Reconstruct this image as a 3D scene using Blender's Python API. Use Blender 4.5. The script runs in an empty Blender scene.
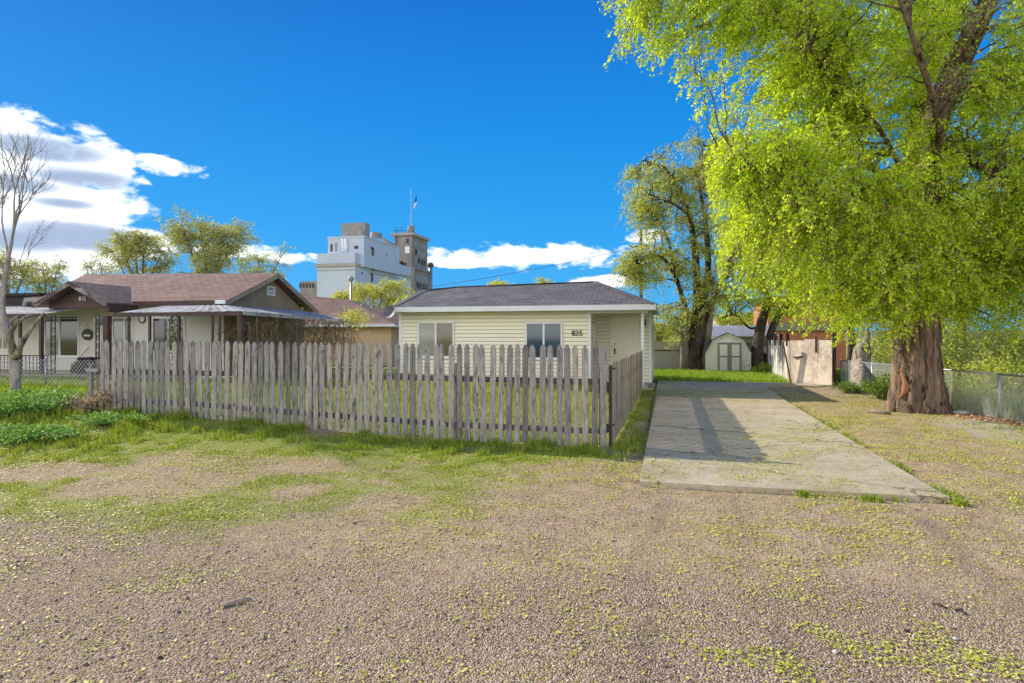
import bpy, math, random
import numpy as np
from mathutils import Vector, Matrix

random.seed(7)
RNG = np.random.default_rng(11)
scene = bpy.context.scene
COL = scene.collection
F, HZ, CH = 650.0, 337.0, 1.6
TH = math.atan(163 / F)
cs, sn = math.cos(TH), math.sin(TH)

# ------------------------------------------------------------------ survey helpers (lot coordinates: +Y up the drive, +X right)
def onY(px, py, Y):
    a = (px - 512) / F
    D = Y / (cs + a * sn)
    return Vector((D * (a * cs - sn), Y, CH - (py - HZ) / F * D))

def onX(px, py, X):
    a = (px - 512) / F
    D = X / (a * cs - sn)
    return Vector((X, D * (cs + a * sn), CH - (py - HZ) / F * D))

def cam(xc, D, z):
    return Vector((xc * cs - D * sn, xc * sn + D * cs, z))

def pxD(px, py, D):
    return cam((px - 512) / F * D, D, CH - (py - HZ) / F * D)

def S(t):
    t = np.clip(t, 0, 1)
    return t * t * (3 - 2 * t)

def gz(x, y):
    z = 0.10 * S((y - 15) / 5)
    z = z + 0.12 * S((-x - 1.1) / 1.5) * S((y - 9.8) / 6) * S((21 - y) / 2 + 1)
    z = z + 0.26 * S((-x - 2.5) / 7) * S((y - 6) / 4)
    z = z - 0.45 * S((x - 6.8) / 2) * S((y - 12) / 5)
    return z

def G(px, py):
    z = 0.0
    for _ in range(8):
        D = (CH - z) * F / (py - HZ)
        p = cam((px - 512) / F * D, D, z)
        z = float(gz(p.x, p.y))
    p.z = z
    return p

_tab = RNG.random((256, 256))
def vnoise(x, y, sc=1.0, o=0):
    x = np.asarray(x, float) * sc + 37.3 + o * 17.7
    y = np.asarray(y, float) * sc + 91.1 + o * 5.3
    xi = np.floor(x).astype(int); yi = np.floor(y).astype(int)
    fx = x - xi; fy = y - yi
    fx = fx * fx * (3 - 2 * fx); fy = fy * fy * (3 - 2 * fy)
    g = lambda a, b: _tab[a % 256, b % 256]
    return (g(xi, yi) * (1 - fx) + g(xi + 1, yi) * fx) * (1 - fy) + (g(xi, yi + 1) * (1 - fx) + g(xi + 1, yi + 1) * fx) * fy

def fbm(x, y, sc=1.0, o=0, n=4):
    t = 0; a = 1; s = 0
    for i in range(n):
        t = t + a * vnoise(x, y, sc * 2 ** i, o + i * 3); s += a; a *= 0.55
    return t / s

# ------------------------------------------------------------------ materials
class NT:
    def __init__(s, tree): s.t = tree; s.N = tree.nodes; s.L = tree.links
    def n(s, typ, **kw):
        nd = s.N.new(typ)
        for k, v in kw.items():
            if k.startswith('i_'):
                nd.inputs[k[2:].replace('_', ' ')].default_value = v
            else: setattr(nd, k, v)
        return nd
    def l(s, a, b): s.L.new(a, b)
    def m(s, op, a, b=None, c=None, clamp=False):
        nd = s.N.new('ShaderNodeMath'); nd.operation = op; nd.use_clamp = clamp
        for i, v in enumerate((a, b, c)):
            if v is None: continue
            if isinstance(v, (int, float)): nd.inputs[i].default_value = v
            else: s.L.new(v, nd.inputs[i])
        return nd.outputs[0]
    def mix(s, f, a, b, blend='MIX'):
        nd = s.N.new('ShaderNodeMix'); nd.data_type = 'RGBA'; nd.blend_type = blend
        for k, v in ((0, f), (6, a), (7, b)):
            if isinstance(v, (int, float)): nd.inputs[k].default_value = v
            elif isinstance(v, (tuple, list)): nd.inputs[k].default_value = (*v[:3], 1)
            else: s.L.new(v, nd.inputs[k])
        return nd.outputs[2]
    def ramp(s, f, stops, interp='LINEAR'):
        nd = s.N.new('ShaderNodeValToRGB'); cr = nd.color_ramp; cr.interpolation = interp
        while len(cr.elements) < len(stops): cr.elements.new(0.5)
        for e, (p, c) in zip(cr.elements, stops):
            e.position = p; e.color = (*c, 1) if len(c) == 3 else c
        s.L.new(f, nd.inputs[0]); return nd.outputs[0]
    def step(s, v, a, b):
        nd = s.N.new('ShaderNodeMapRange'); nd.interpolation_type = 'SMOOTHSTEP'
        s.L.new(v, nd.inputs[0]); nd.inputs[1].default_value = a; nd.inputs[2].default_value = b
        return nd.outputs[0]

def newmat(name):
    m = bpy.data.materials.new(name); m.use_nodes = True
    nt = NT(m.node_tree); nt.N.clear()
    out = nt.n('ShaderNodeOutputMaterial'); b = nt.n('ShaderNodeBsdfPrincipled')
    nt.l(b.outputs[0], out.inputs[0]); m['bs'] = b.name
    return m, nt, b, out

def coords(nt, kind='Object', scale=(1, 1, 1), rnd=False):
    tc = nt.n('ShaderNodeTexCoord'); mp = nt.n('ShaderNodeMapping'); mp.inputs['Scale'].default_value = scale
    nt.l(tc.outputs[kind], mp.inputs[0])
    if rnd:
        oi = nt.n('ShaderNodeObjectInfo'); v = nt.m('MULTIPLY', oi.outputs['Random'], 57.0)
        cb = nt.n('ShaderNodeCombineXYZ'); nt.l(v, cb.inputs[0]); nt.l(v, cb.inputs[1]); nt.l(v, cb.inputs[2])
        nt.l(cb.outputs[0], mp.inputs['Location'])
    return mp.outputs[0]

def noise(nt, vec, sc, det=4, rough=.55, dist=0):
    nd = nt.n('ShaderNodeTexNoise'); nd.inputs['Scale'].default_value = sc; nd.inputs['Detail'].default_value = det
    nd.inputs['Roughness'].default_value = rough; nd.inputs['Distortion'].default_value = dist
    nt.l(vec, nd.inputs['Vector']); return nd.outputs[0]

def bump(nt, b, h, dist=.01, st=.6):
    nd = nt.n('ShaderNodeBump'); nd.inputs['Distance'].default_value = dist; nd.inputs['Strength'].default_value = st
    nt.l(h, nd.inputs['Height']); nt.l(nd.outputs[0], b.inputs['Normal'])

def simple(name, c1, c2=None, sc=3, rough=.7, bd=.004, stretch=(1, 1, 1), metal=0, spec=.3, fine=40, lo=.35, hi=.65):
    m, nt, b, o = newmat(name)
    v = coords(nt, 'Object', stretch)
    c2 = c2 or tuple(x * .75 for x in c1)
    n1 = noise(nt, v, sc); n2 = noise(nt, v, fine, 3)
    f = nt.m('ADD', nt.m('MULTIPLY', n1, .7), nt.m('MULTIPLY', n2, .3))
    nt.l(nt.ramp(f, [(lo, c2), (hi, c1)]), b.inputs['Base Color'])
    b.inputs['Roughness'].default_value = rough; b.inputs['Metallic'].default_value = metal
    b.inputs['Specular IOR Level'].default_value = spec
    if bd: bump(nt, b, n2, bd)
    return m

def wood_mat(name, light, dark, knots=True, warm=None, tint=.5):
    m, nt, b, o = newmat(name)
    v = coords(nt, 'Object', (14, 14, 1.1), True)
    v2 = coords(nt, 'Object', (9, 9, 4.5), True)
    n1 = noise(nt, v, 3.2, 6, .65, .4); n2 = noise(nt, v, 11, 4, .6); n3 = noise(nt, v2, .8, 3)
    f = nt.m('ADD', nt.m('MULTIPLY', n1, .65), nt.m('MULTIPLY', n2, .35))
    col = nt.ramp(f, [(.3, dark), (.46, tuple((a + c) / 2 for a, c in zip(light, dark))), (.66, light)])
    oi = nt.n('ShaderNodeObjectInfo')
    var = nt.ramp(oi.outputs['Random'], [(0, (.48, .47, .46)), (.3, (.80, .80, .82)), (.7, (1.05, 1.02, .98)), (1, warm or (1.15, 1.04, .92))])
    col = nt.mix(.9, col, var, 'MULTIPLY')
    if knots:
        vo = nt.n('ShaderNodeTexVoronoi'); vo.inputs['Scale'].default_value = .95
        nt.l(v2, vo.inputs['Vector'])
        k = nt.m('ADD', vo.outputs['Distance'], nt.m('MULTIPLY', n3, .35))
        kf = nt.m('MULTIPLY', nt.m('SUBTRACT', 1, nt.step(k, .2, .40)), .8)
        col = nt.mix(kf, col, (.045, .042, .045))
        st = nt.m('MULTIPLY', nt.step(noise(nt, coords(nt, 'Object', (10, 10, 2.2), True), 1.5, 6, .75, .6), .50, .66), .75)
        col = nt.mix(st, col, (.075, .07, .075))
    nt.l(col, b.inputs['Base Color']); b.inputs['Roughness'].default_value = .85
    b.inputs['Specular IOR Level'].default_value = .15
    bump(nt, b, f, .004, .8)
    return m

def shingle_mat(name, c1, c2, mortar, debris=None, rowh=.14, w=.3):
    m, nt, b, o = newmat(name)
    tc = nt.n('ShaderNodeTexCoord'); br = nt.n('ShaderNodeTexBrick')
    nt.l(tc.outputs['UV'], br.inputs['Vector'])
    for k, v in (('Scale', 1), ('Mortar Size', .012), ('Mortar Smooth', .3), ('Brick Width', w), ('Row Height', rowh), ('Bias', .0)): br.inputs[k].default_value = v
    br.inputs['Color1'].default_value = (*c1, 1); br.inputs['Color2'].default_value = (*c2, 1); br.inputs['Mortar'].default_value = (*mortar, 1)
    n = noise(nt, tc.outputs['UV'], 1.1, 5, .6); n2 = noise(nt, tc.outputs['UV'], 55, 3, .7)
    c = nt.mix(.75, br.outputs[0], nt.ramp(n, [(.3, (.65, .65, .68)), (.7, (1.25, 1.2, 1.15))]), 'MULTIPLY')
    c = nt.mix(.7, c, nt.ramp(n2, [(.3, (.6, .6, .6)), (.7, (1.35, 1.35, 1.35))]), 'MULTIPLY')
    nt.l(c, b.inputs['Base Color']); b.inputs['Roughness'].default_value = .92; b.inputs['Specular IOR Level'].default_value = .1
    h = nt.m('ADD', nt.m('MULTIPLY', br.outputs['Fac'], -1), nt.m('MULTIPLY', n2, .4)); bump(nt, b, h, .012, .7)
    return m

def leaf_mat(name, a, c, d, trans=.5, tc=None):
    m, nt, b, o = newmat(name)
    g = nt.n('ShaderNodeNewGeometry')
    col = nt.ramp(g.outputs['Random Per Island'], [(0, a), (.5, c), (1, d)])
    nt.l(col, b.inputs['Base Color']); b.inputs['Roughness'].default_value = .55; b.inputs['Specular IOR Level'].default_value = .25
    t = nt.n('ShaderNodeBsdfTranslucent'); nt.l(nt.mix(1, col, tc or (1.15, 1.15, .6), 'MULTIPLY'), t.inputs[0])
    mx = nt.n('ShaderNodeMixShader'); mx.inputs[0].default_value = trans
    nt.l(b.outputs[0], mx.inputs[1]); nt.l(t.outputs[0], mx.inputs[2]); nt.l(mx.outputs[0], o.inputs[0])
    return m

def bark_mat(name, light, dark, zs=.5, sc=9, bd=.05):
    m, nt, b, o = newmat(name)
    v = coords(nt, 'Object', (1, 1, zs))
    n1 = noise(nt, v, sc, 6, .65, .8); n2 = noise(nt, v, sc * .25, 3)
    f = nt.m('ADD', nt.m('MULTIPLY', n1, .8), nt.m('MULTIPLY', n2, .2))
    nt.l(nt.ramp(f, [(.36, dark), (.5, tuple((p + q) / 2 for p, q in zip(light, dark))), (.64, light)]), b.inputs['Base Color'])
    b.inputs['Roughness'].default_value = .92; b.inputs['Specular IOR Level'].default_value = .1
    bump(nt, b, n1, bd, .9)
    return m

def glass_mat(name, c, rough=.06, spec=.9):
    m, nt, b, o = newmat(name)
    v = coords(nt, 'Object'); n = noise(nt, v, 1.3, 3)
    nt.l(nt.ramp(n, [(.35, tuple(x * .55 for x in c)), (.65, c)]), b.inputs['Base Color'])
    b.inputs['Roughness'].default_value = rough; b.inputs['Specular IOR Level'].default_value = spec
    b.inputs['IOR'].default_value = 1.52
    return m

M = {}
M['picket'] = wood_mat('weathered_picket_wood', (.50, .475, .45), (.09, .085, .08))
M['sidewood'] = wood_mat('weathered_board_wood', (.50, .43, .34), (.24, .20, .15), True)
M['rail'] = wood_mat('dark_rail_wood', (.16, .14, .13), (.05, .045, .045), False)
M['roofgrey'] = shingle_mat('grey_asphalt_shingles', (.20, .195, .205), (.145, .14, .15), (.07, .07, .075))
M['roofbrown'] = shingle_mat('brown_asphalt_shingles', (.31, .21, .17), (.23, .155, .125), (.10, .07, .06), rowh=.17)
M['siding'] = simple('cream_vinyl_siding', (.84, .81, .67), (.80, .77, .63), 1.2, .5, .0005, fine=20)
M['lapshade'] = simple('siding_lap_shade', (.46, .41, .28), None, 3, .8, 0)  # darker tone painted in for the shadow line under each lap
M['trim'] = simple('white_painted_trim', (.78, .80, .82), (.68, .70, .73), 2, .5, .001)
M['soffit'] = simple('cream_soffit', (.55, .48, .32), (.48, .42, .28), 2, .6, .001)
M['skirt'] = simple('dark_foundation', (.06, .05, .05), (.03, .025, .025), 4, .9, .01)
M['door'] = simple('cream_door_paint', (.80, .78, .66), (.75, .72, .6), 2, .45, .0005)
M['black'] = simple('black_metal', (.025, .022, .022), (.015, .014, .014), 8, .45, .001, spec=.5)
M['brass'] = simple('aged_brass', (.12, .09, .06), None, 8, .35, .0005, metal=.9)
M['glassblue'] = glass_mat('dark_blue_glass', (.03, .085, .15))
M['oliverefl'] = glass_mat('olive_reflection_glass', (.16, .14, .07))  # olive reflection put into the pane's base colour
M['glasscurtain'] = glass_mat('curtained_glass', (.36, .36, .33))
M['glassdark'] = glass_mat('dark_glass', (.05, .035, .03))
M['stucco'] = simple('pale_stucco', (.74, .73, .68), (.66, .65, .61), 1.2, .9, .006)
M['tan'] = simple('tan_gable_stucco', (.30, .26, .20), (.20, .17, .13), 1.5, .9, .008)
M['peach'] = simple('peach_stucco', (.62, .46, .30), (.52, .38, .25), .8, .9, .006)
M['brown'] = simple('dark_brown_paint', (.10, .055, .05), (.06, .035, .033), 4, .55, .001)
M['peel'] = simple('peeling_brown_paint', (.34, .34, .36), (.09, .05, .045), 1.6, .7, .003, (1, 1, 2.5), lo=.50, hi=.62)
M['awning'] = simple('weathered_white_metal', (.38, .39, .39), (.13, .115, .105), 2.4, .6, .002, (1, 1, 1), fine=14, lo=.40, hi=.56)
M['mill'] = simple('painted_mill_wall', (.52, .58, .70), (.45, .51, .62), .12, .8, .0, fine=1.5)
M['milltrim'] = simple('cornice_stone', (.42, .38, .35), (.34, .31, .29), .4, .8, .0, fine=3)
M['millbox'] = simple('grey_corrugated_steel', (.34, .33, .32), (.25, .245, .24), 1.0, .5, .0, (1.2, .3, .02), fine=4)
M['tower'] = simple('old_concrete', (.31, .28, .26), (.19, .17, .165), .35, .9, .0, (1, 1, .5), fine=3)
M['steel'] = simple('galvanised_steel', (.42, .44, .46), (.30, .31, .33), 9, .4, .0005, metal=.6, spec=.5)
M['wire'] = simple('galvanised_wire', (.6, .6, .6), None, 9, .5, 0, metal=.1)
M['windark'] = simple('dark_window_opening', (.05, .05, .055), None, 2, .6, 0)
M['osb'] = simple('weathered_chipboard', (.74, .64, .53), (.42, .33, .25), 1.6, .9, .004, (1, 1, .7), fine=14, lo=.40, hi=.56)
M['whitewood'] = simple('peeling_white_wood', (.62, .60, .56), (.33, .27, .22), 3, .85, .003, (3, 3, .7), lo=.38, hi=.55)
M['rust'] = simple('rusty_steel', (.20, .10, .06), (.08, .05, .04), 9, .8, .002)
M['block'] = simple('rendered_wall', (.46, .44, .40), (.33, .31, .28), 1.3, .9, .008)
M['shedwall'] = simple('cream_shed_siding', (.76, .75, .64), (.62, .60, .50), 2.5, .8, .003, (1, 1, .4))
M['shedtrim'] = wood_mat('grey_shed_trim', (.30, .28, .27), (.14, .13, .125), False)
M['shedroof'] = shingle_mat('faded_shed_shingles', (.26, .26, .29), (.18, .18, .20), (.08, .08, .09))
M['brick'] = simple('orange_brick_wall', (.50, .20, .11), (.38, .15, .085), 1.2, .9, .004)
M['pole'] = simple('creosoted_pole', (.10, .08, .065), (.05, .04, .035), 3, .9, .004, (1, 1, .1))
M['bark'] = bark_mat('furrowed_bark', (.33, .235, .165), (.022, .015, .012), .13, 11, .10)
M['rawwood'] = simple('exposed_orange_wood', (.40, .19, .09), (.16, .08, .05), 9, .85, .006, (1, 1, .3))
M['barkdark'] = bark_mat('dark_bark', (.10, .08, .065), (.025, .02, .018), .3, 7, .03)
M['barkpale'] = bark_mat('pale_dead_bark', (.46, .40, .33), (.07, .055, .045), .35, 7, .06)
M['barkgrey'] = bark_mat('grey_brown_bark', (.30, .24, .20), (.12, .095, .085), .4, 9, .02)
M['barkbare'] = bark_mat('pale_grey_bark', (.46, .41, .37), (.20, .175, .16), .5, 8, .02)
M['twig'] = simple('brown_twigs', (.42, .33, .25), (.24, .18, .13), 5, .9, 0)
M['twigdry'] = simple('dry_vine_stems', (.30, .22, .14), (.12, .085, .055), 3, .9, 0)
M['leaf_big'] = leaf_mat('lime_spring_leaves', (.27, .44, .02), (.54, .68, .03), (.80, .86, .07), .58)
M['leaf_mid'] = leaf_mat('olive_spring_leaves', (.26, .34, .05), (.45, .50, .08), (.64, .64, .18), .5)
M['leaf_soft'] = leaf_mat('pale_budding_leaves', (.30, .34, .11), (.44, .46, .14), (.60, .58, .24), .4)
M['leaf_lime'] = leaf_mat('yellow_lime_leaves', (.42, .44, .10), (.56, .56, .12), (.68, .64, .2), .4)
M['leaf_dark'] = leaf_mat('shrub_leaves', (.07, .15, .025), (.16, .27, .04), (.28, .38, .06), .4)
M['grass'] = leaf_mat('green_grass', (.07, .14, .015), (.20, .31, .025), (.46, .47, .07), .35)
M['grassbright'] = leaf_mat('bright_tall_grass', (.16, .30, .03), (.28, .42, .04), (.44, .54, .08), .4)
M['grassdry'] = leaf_mat('yellowing_grass', (.16, .22, .03), (.32, .36, .05), (.50, .46, .14), .3)
M['weedgreen'] = leaf_mat('blue_green_weeds', (.07, .18, .035), (.16, .32, .07), (.32, .46, .12), .35)
M['deadweed'] = leaf_mat('dead_pinkish_weeds', (.34, .24, .18), (.48, .36, .27), (.60, .47, .36), .3)
M['seeds'] = leaf_mat('fallen_yellow_green_seeds', (.30, .35, .02), (.52, .54, .04), (.68, .64, .16), .1)
M['pebble'] = leaf_mat('mixed_pebbles', (.11, .085, .065), (.34, .265, .20), (.62, .54, .46), .0)
M['litter'] = leaf_mat('dry_leaf_litter', (.30, .14, .08), (.46, .25, .15), (.60, .42, .28), .1)
M['carpaint'] = simple('silver_car_paint', (.50, .54, .58), (.46, .50, .54), 1, .25, 0, metal=.3, spec=.6)
M['rubber'] = simple('black_rubber', (.02, .02, .02), None, 9, .8, .001)
M['snow'] = simple('snowy_mountain', (.75, .78, .85), (.22, .26, .34), .004, .9, 0, fine=.02, lo=.42, hi=.55)
M['hill'] = simple('distant_scrub_hill', (.16, .18, .15), (.10, .12, .11), .01, .95, 0, fine=.08)
M['dishgrey'] = simple('dark_grey_dish', (.14, .14, .15), None, 3, .6, 0)
M['redflag'] = simple('red_flag_cloth', (.55, .06, .06), None, 3, .8, 0)
M['whiteflag'] = simple('white_flag_cloth', (.75, .72, .70), None, 3, .8, 0)
M['blueflag'] = simple('blue_flag_cloth', (.04, .06, .22), None, 3, .8, 0)
M['numwhite'] = simple('white_number_paint', (.80, .80, .78), None, 3, .5, 0)
M['woodlight'] = simple('bleached_wood', (.45, .36, .28), (.28, .21, .16), 8, .9, .003)
M['rock'] = simple('pale_rock', (.55, .54, .52), (.38, .37, .36), 12, .9, .01)

# ------------------------------------------------------------------ mesh builder
class MB:
    def __init__(s): s.v = []; s.f = []; s.mi = []
    def add(s, vs, fs, mi=0):
        b = len(s.v); s.v += [tuple(p) for p in vs]; s.f += [tuple(b + i for i in f) for f in fs]; s.mi += [mi] * len(fs); return s
    def box(s, lo, hi, mi=0):
        x0, y0, z0 = lo; x1, y1, z1 = hi
        return s.add([(x0, y0, z0), (x1, y0, z0), (x1, y1, z0), (x0, y1, z0), (x0, y0, z1), (x1, y0, z1), (x1, y1, z1), (x0, y1, z1)],
                     [(3, 2, 1, 0), (4, 5, 6, 7), (0, 1, 5, 4), (1, 2, 6, 5), (2, 3, 7, 6), (3, 0, 4, 7)], mi)
    def beam(s, a, b, w, h, mi=0, up=(0, 0, 1)):
        a = Vector(a); b = Vector(b); d = (b - a).normalized(); u = d.cross(Vector(up))
        if u.length < 1e-4: u = Vector((1, 0, 0))
        u.normalize(); t = u.cross(d).normalized()
        u *= w / 2; t *= h / 2
        vs = [a - u - t, a + u - t, a + u + t, a - u + t, b - u - t, b + u - t, b + u + t, b - u + t]
        return s.add(vs, [(3, 2, 1, 0), (4, 5, 6, 7), (0, 1, 5, 4), (1, 2, 6, 5), (2, 3, 7, 6), (3, 0, 4, 7)], mi)
    def prism(s, pts, ext, mi=0):
        n = len(pts); e = Vector(ext); vs = [Vector(p) for p in pts]; vs += [p + e for p in vs]
        fs = [tuple(range(n)), tuple(range(2 * n - 1, n - 1, -1))] + [(i, i + n, (i + 1) % n + n, (i + 1) % n) for i in range(n)]
        return s.add(vs, fs, mi)
    def tube(s, pts, rad, n=6, cap=True, rf=None, mi=0):
        pts = [Vector(p) for p in pts]
        if not hasattr(rad, '__len__'): rad = [rad] * len(pts)
        b = len(s.v); k = len(pts); ref = Vector((.37, .91, .13))
        for i, p in enumerate(pts):
            d = (pts[min(i + 1, k - 1)] - pts[max(i - 1, 0)]).normalized()
            u = ref - d * ref.dot(d)
            if u.length < 1e-3: u = Vector((1, 0, 0)) - d * d.x
            u.normalize(); ref = u; w = d.cross(u)
            for j in range(n):
                t = 2 * math.pi * j / n; r = rad[i] * (rf(t, i, p) if rf else 1)
                s.v.append(tuple(p + (u * math.cos(t) + w * math.sin(t)) * r))
        for i in range(k - 1):
            for j in range(n):
                a = b + i * n + j; c = b + i * n + (j + 1) % n
                s.f.append((a, c, c + n, a + n)); s.mi.append(mi)
        if cap:
            s.f.append(tuple(b + j for j in range(n - 1, -1, -1))); s.f.append(tuple(b + (k - 1) * n + j for j in range(n))); s.mi += [mi, mi]
        return s
    def build(s, name, mat, parent=None, smooth=False, origin=None, uv=True, mats=None):
        me = bpy.data.meshes.new(name)
        o = Vector(origin) if origin is not None else Vector((0, 0, 0))
        me.from_pydata([(x - o.x, y - o.y, z - o.z) for x, y, z in s.v], [], s.f)
        for mm in (mats or [mat]): me.materials.append(M[mm] if isinstance(mm, str) else mm)
        if mats: me.polygons.foreach_set('material_index', s.mi)
        if uv and len(s.f) < 20000:
            ul = me.uv_layers.new(name='UVMap')
            for p in me.polygons:
                n = p.normal; u = Vector((0, 0, 1)).cross(n)
                if u.length < 1e-3: u = Vector((1, 0, 0))
                u.normalize(); w = n.cross(u)
                for li in p.loop_indices:
                    c = me.vertices[me.loops[li].vertex_index].co + o
                    ul.data[li].uv = (c.dot(u), c.dot(w))
        if smooth: me.polygons.foreach_set('use_smooth', [True] * len(me.polygons))
        me.update()
        ob = bpy.data.objects.new(name, me); COL.objects.link(ob)
        ob.location = o
        if parent is not None:
            ob.parent = parent; ob.location = o - PL.get(parent.name, Vector((0, 0, 0)))
        PL[ob.name] = o
        return ob

PL = {}
def npmesh(name, verts, faces, mat, parent=None, smooth=False):
    """verts (N,3), faces (M,k) with the same k"""
    me = bpy.data.meshes.new(name); k = faces.shape[1]
    off = PL.get(parent.name, Vector((0, 0, 0))) if parent is not None else Vector((0, 0, 0))
    verts = verts - np.array(off)
    me.vertices.add(len(verts)); me.vertices.foreach_set('co', verts.astype(np.float32).ravel())
    me.loops.add(faces.size); me.loops.foreach_set('vertex_index', faces.astype(np.int32).ravel())
    me.polygons.add(len(faces)); me.polygons.foreach_set('loop_start', np.arange(0, faces.size, k, dtype=np.int32))
    me.materials.append(M[mat] if isinstance(mat, str) else mat)
    me.update(calc_edges=True); me.validate()
    if smooth: me.polygons.foreach_set('use_smooth', [True] * len(me.polygons))
    ob = bpy.data.objects.new(name, me); COL.objects.link(ob)
    if parent is not None: ob.parent = parent
    return ob

def tag(o, label=None, cat=None, group=None, kind=None):
    if label: o['label'] = label
    if cat: o['category'] = cat
    if group: o['group'] = group
    if kind: o['kind'] = kind
    return o

def thing(name, loc, label, cat, group=None):
    o = bpy.data.objects.new(name, None); COL.objects.link(o); o.location = loc; o.empty_display_size = .2
    PL[o.name] = Vector(loc)
    return tag(o, label, cat, group)

def text_mesh(name, body, size, loc, rot, mat, parent, depth=.012, bold=.0):
    cu = bpy.data.curves.new(name, 'FONT'); cu.body = body; cu.size = size; cu.extrude = depth; cu.offset = bold; cu.align_x = 'CENTER'
    to = bpy.data.objects.new('tmp', cu); COL.objects.link(to)
    dg = bpy.context.evaluated_depsgraph_get(); me = bpy.data.meshes.new_from_object(to.evaluated_get(dg))
    bpy.data.objects.remove(to); me.name = name; me.materials.clear(); me.materials.append(M[mat])
    o = bpy.data.objects.new(name, me); COL.objects.link(o); o.parent = parent
    o.location = Vector(loc) - PL[parent.name]; o.rotation_euler = rot
    return o

# ------------------------------------------------------------------ ground
XS = np.unique(np.round(np.concatenate([[-2500, -1200, -600, -300, -150, -90, -60], np.arange(-45, -14, 1.0), np.arange(-14, 9.01, .14), np.arange(10, 40, 1.5), [60, 90, 150, 300, 600, 1200, 2500]]), 3))
YS = np.unique(np.round(np.concatenate([[-600, -200, -60, -20, -8, -3], np.arange(0, 24, .14), np.arange(24, 60, 1.2), [80, 120, 200, 300, 600, 1200, 2500, 4500]]), 3))
gx, gy = np.meshgrid(XS, YS)
hz = gz(gx, gy)
near = (gx > -14) & (gx < 9) & (gy > 0) & (gy < 24)
hz = hz + near * (fbm(gx, gy, 1.3, 3) - .5) * .035
# the drive sits on level ground
dm = S(1 - np.maximum(np.abs(gx - 1.1) - 1.6, 0) / .5) * S((gy - 6.8) / .5)
hz = hz * (1 - dm) + (gz(gx, gy) - .03) * dm
nx, ny = len(XS), len(YS)
V = np.stack([gx, gy, hz], -1).reshape(-1, 3)
ii = np.arange(nx * ny).reshape(ny, nx)
FQ = np.stack([ii[:-1, :-1], ii[:-1, 1:], ii[1:, 1:], ii[1:, :-1]], -1).reshape(-1, 4)

def linedist(x, y, pts):
    d = np.full(np.shape(x), 1e9)
    for a, b in zip(pts[:-1], pts[1:]):
        ax, ay = a[0], a[1]; bx, by = b[0], b[1]
        t = np.clip(((x - ax) * (bx - ax) + (y - ay) * (by - ay)) / ((bx - ax) ** 2 + (by - ay) ** 2), 0, 1)
        d = np.minimum(d, np.hypot(x - ax - t * (bx - ax), y - ay - t * (by - ay)))
    return d
def gp(*l): return [tuple(G(*p))[:2] for p in l]
TR = [gp((668, 500), (646, 540), (640, 600), (655, 683)), gp((735, 500), (750, 560), (775, 620), (800, 683)), gp((925, 520), (965, 560), (1024, 605), (1100, 660))]
def track(x, y): 
    d = np.minimum(linedist(x, y, TR[0]) / .11, linedist(x, y, TR[2]) / .15)
    d = np.minimum(d, linedist(x, y, TR[1]) / .08 + .35)
    return np.clip(1.15 - d, 0, 1)
def grassy(x, y):
    """how green the verge is, 0..1"""
    n = fbm(x, y, .9, 5)
    strip = S((y - 7.7 - .5 * S((x + 3) / 3)) / .8) * S((-1.0 - x) / .6 + 1)           # along the picket fence
    left = S((-x - 6.0 - (8.6 - y) * .25) / 2.0) * S((y - 6.2) / 1.2)
    patch = S((n - .31) / .16) * np.maximum(S((-x - .6) / 2.0), .35 * S((x - 3) / 2)) * S((y - 3.6 - .25 * np.maximum(x + 4, 0)) / 1.4) * .85
    return np.clip(np.maximum(strip, left) * S((n - .22) / .2) + patch, 0, 1)
n1 = fbm(gx, gy, .55, 9); n2 = fbm(gx, gy, 1.7, 2)
bound = 5.3 - .16 * gx + (n1 - .5) * 3.5
gravel = S((bound - gy) / 1.8)
gravel = np.where(gx < -4, gravel * S((5.6 - gy) / 1.5 + n1), gravel)
green = np.where((gy > 22.2) & (gx > -1), 1, 0) + np.where((gx < -1.2) & (gy > 9.6), .75 - .55 * S((gx + 5) / 3), 0) + grassy(gx, gy) * .85
green = np.where((gx > 7) | (gy > 27) | (gx < -14), 1, green)
trk = track(gx, gy) * near
gp_c = np.array(G(975, 432))
patchg = S(1.25 - np.hypot((gx - 6.0) / 1.9, (gy - 12.6) / 3.0)) * S((gx - 3.1 - n2) / .6)
ground = npmesh('ground', V, FQ, 'rock', smooth=True)
tag(ground, kind='structure')
att = ground.data.color_attributes.new('mask', 'FLOAT_COLOR', 'POINT')
cc = np.stack([gravel, np.clip(green, 0, 1), trk, np.clip(patchg, 0, 1)], -1).reshape(-1).astype(np.float32)
att.data.foreach_set('color', cc)
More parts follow.
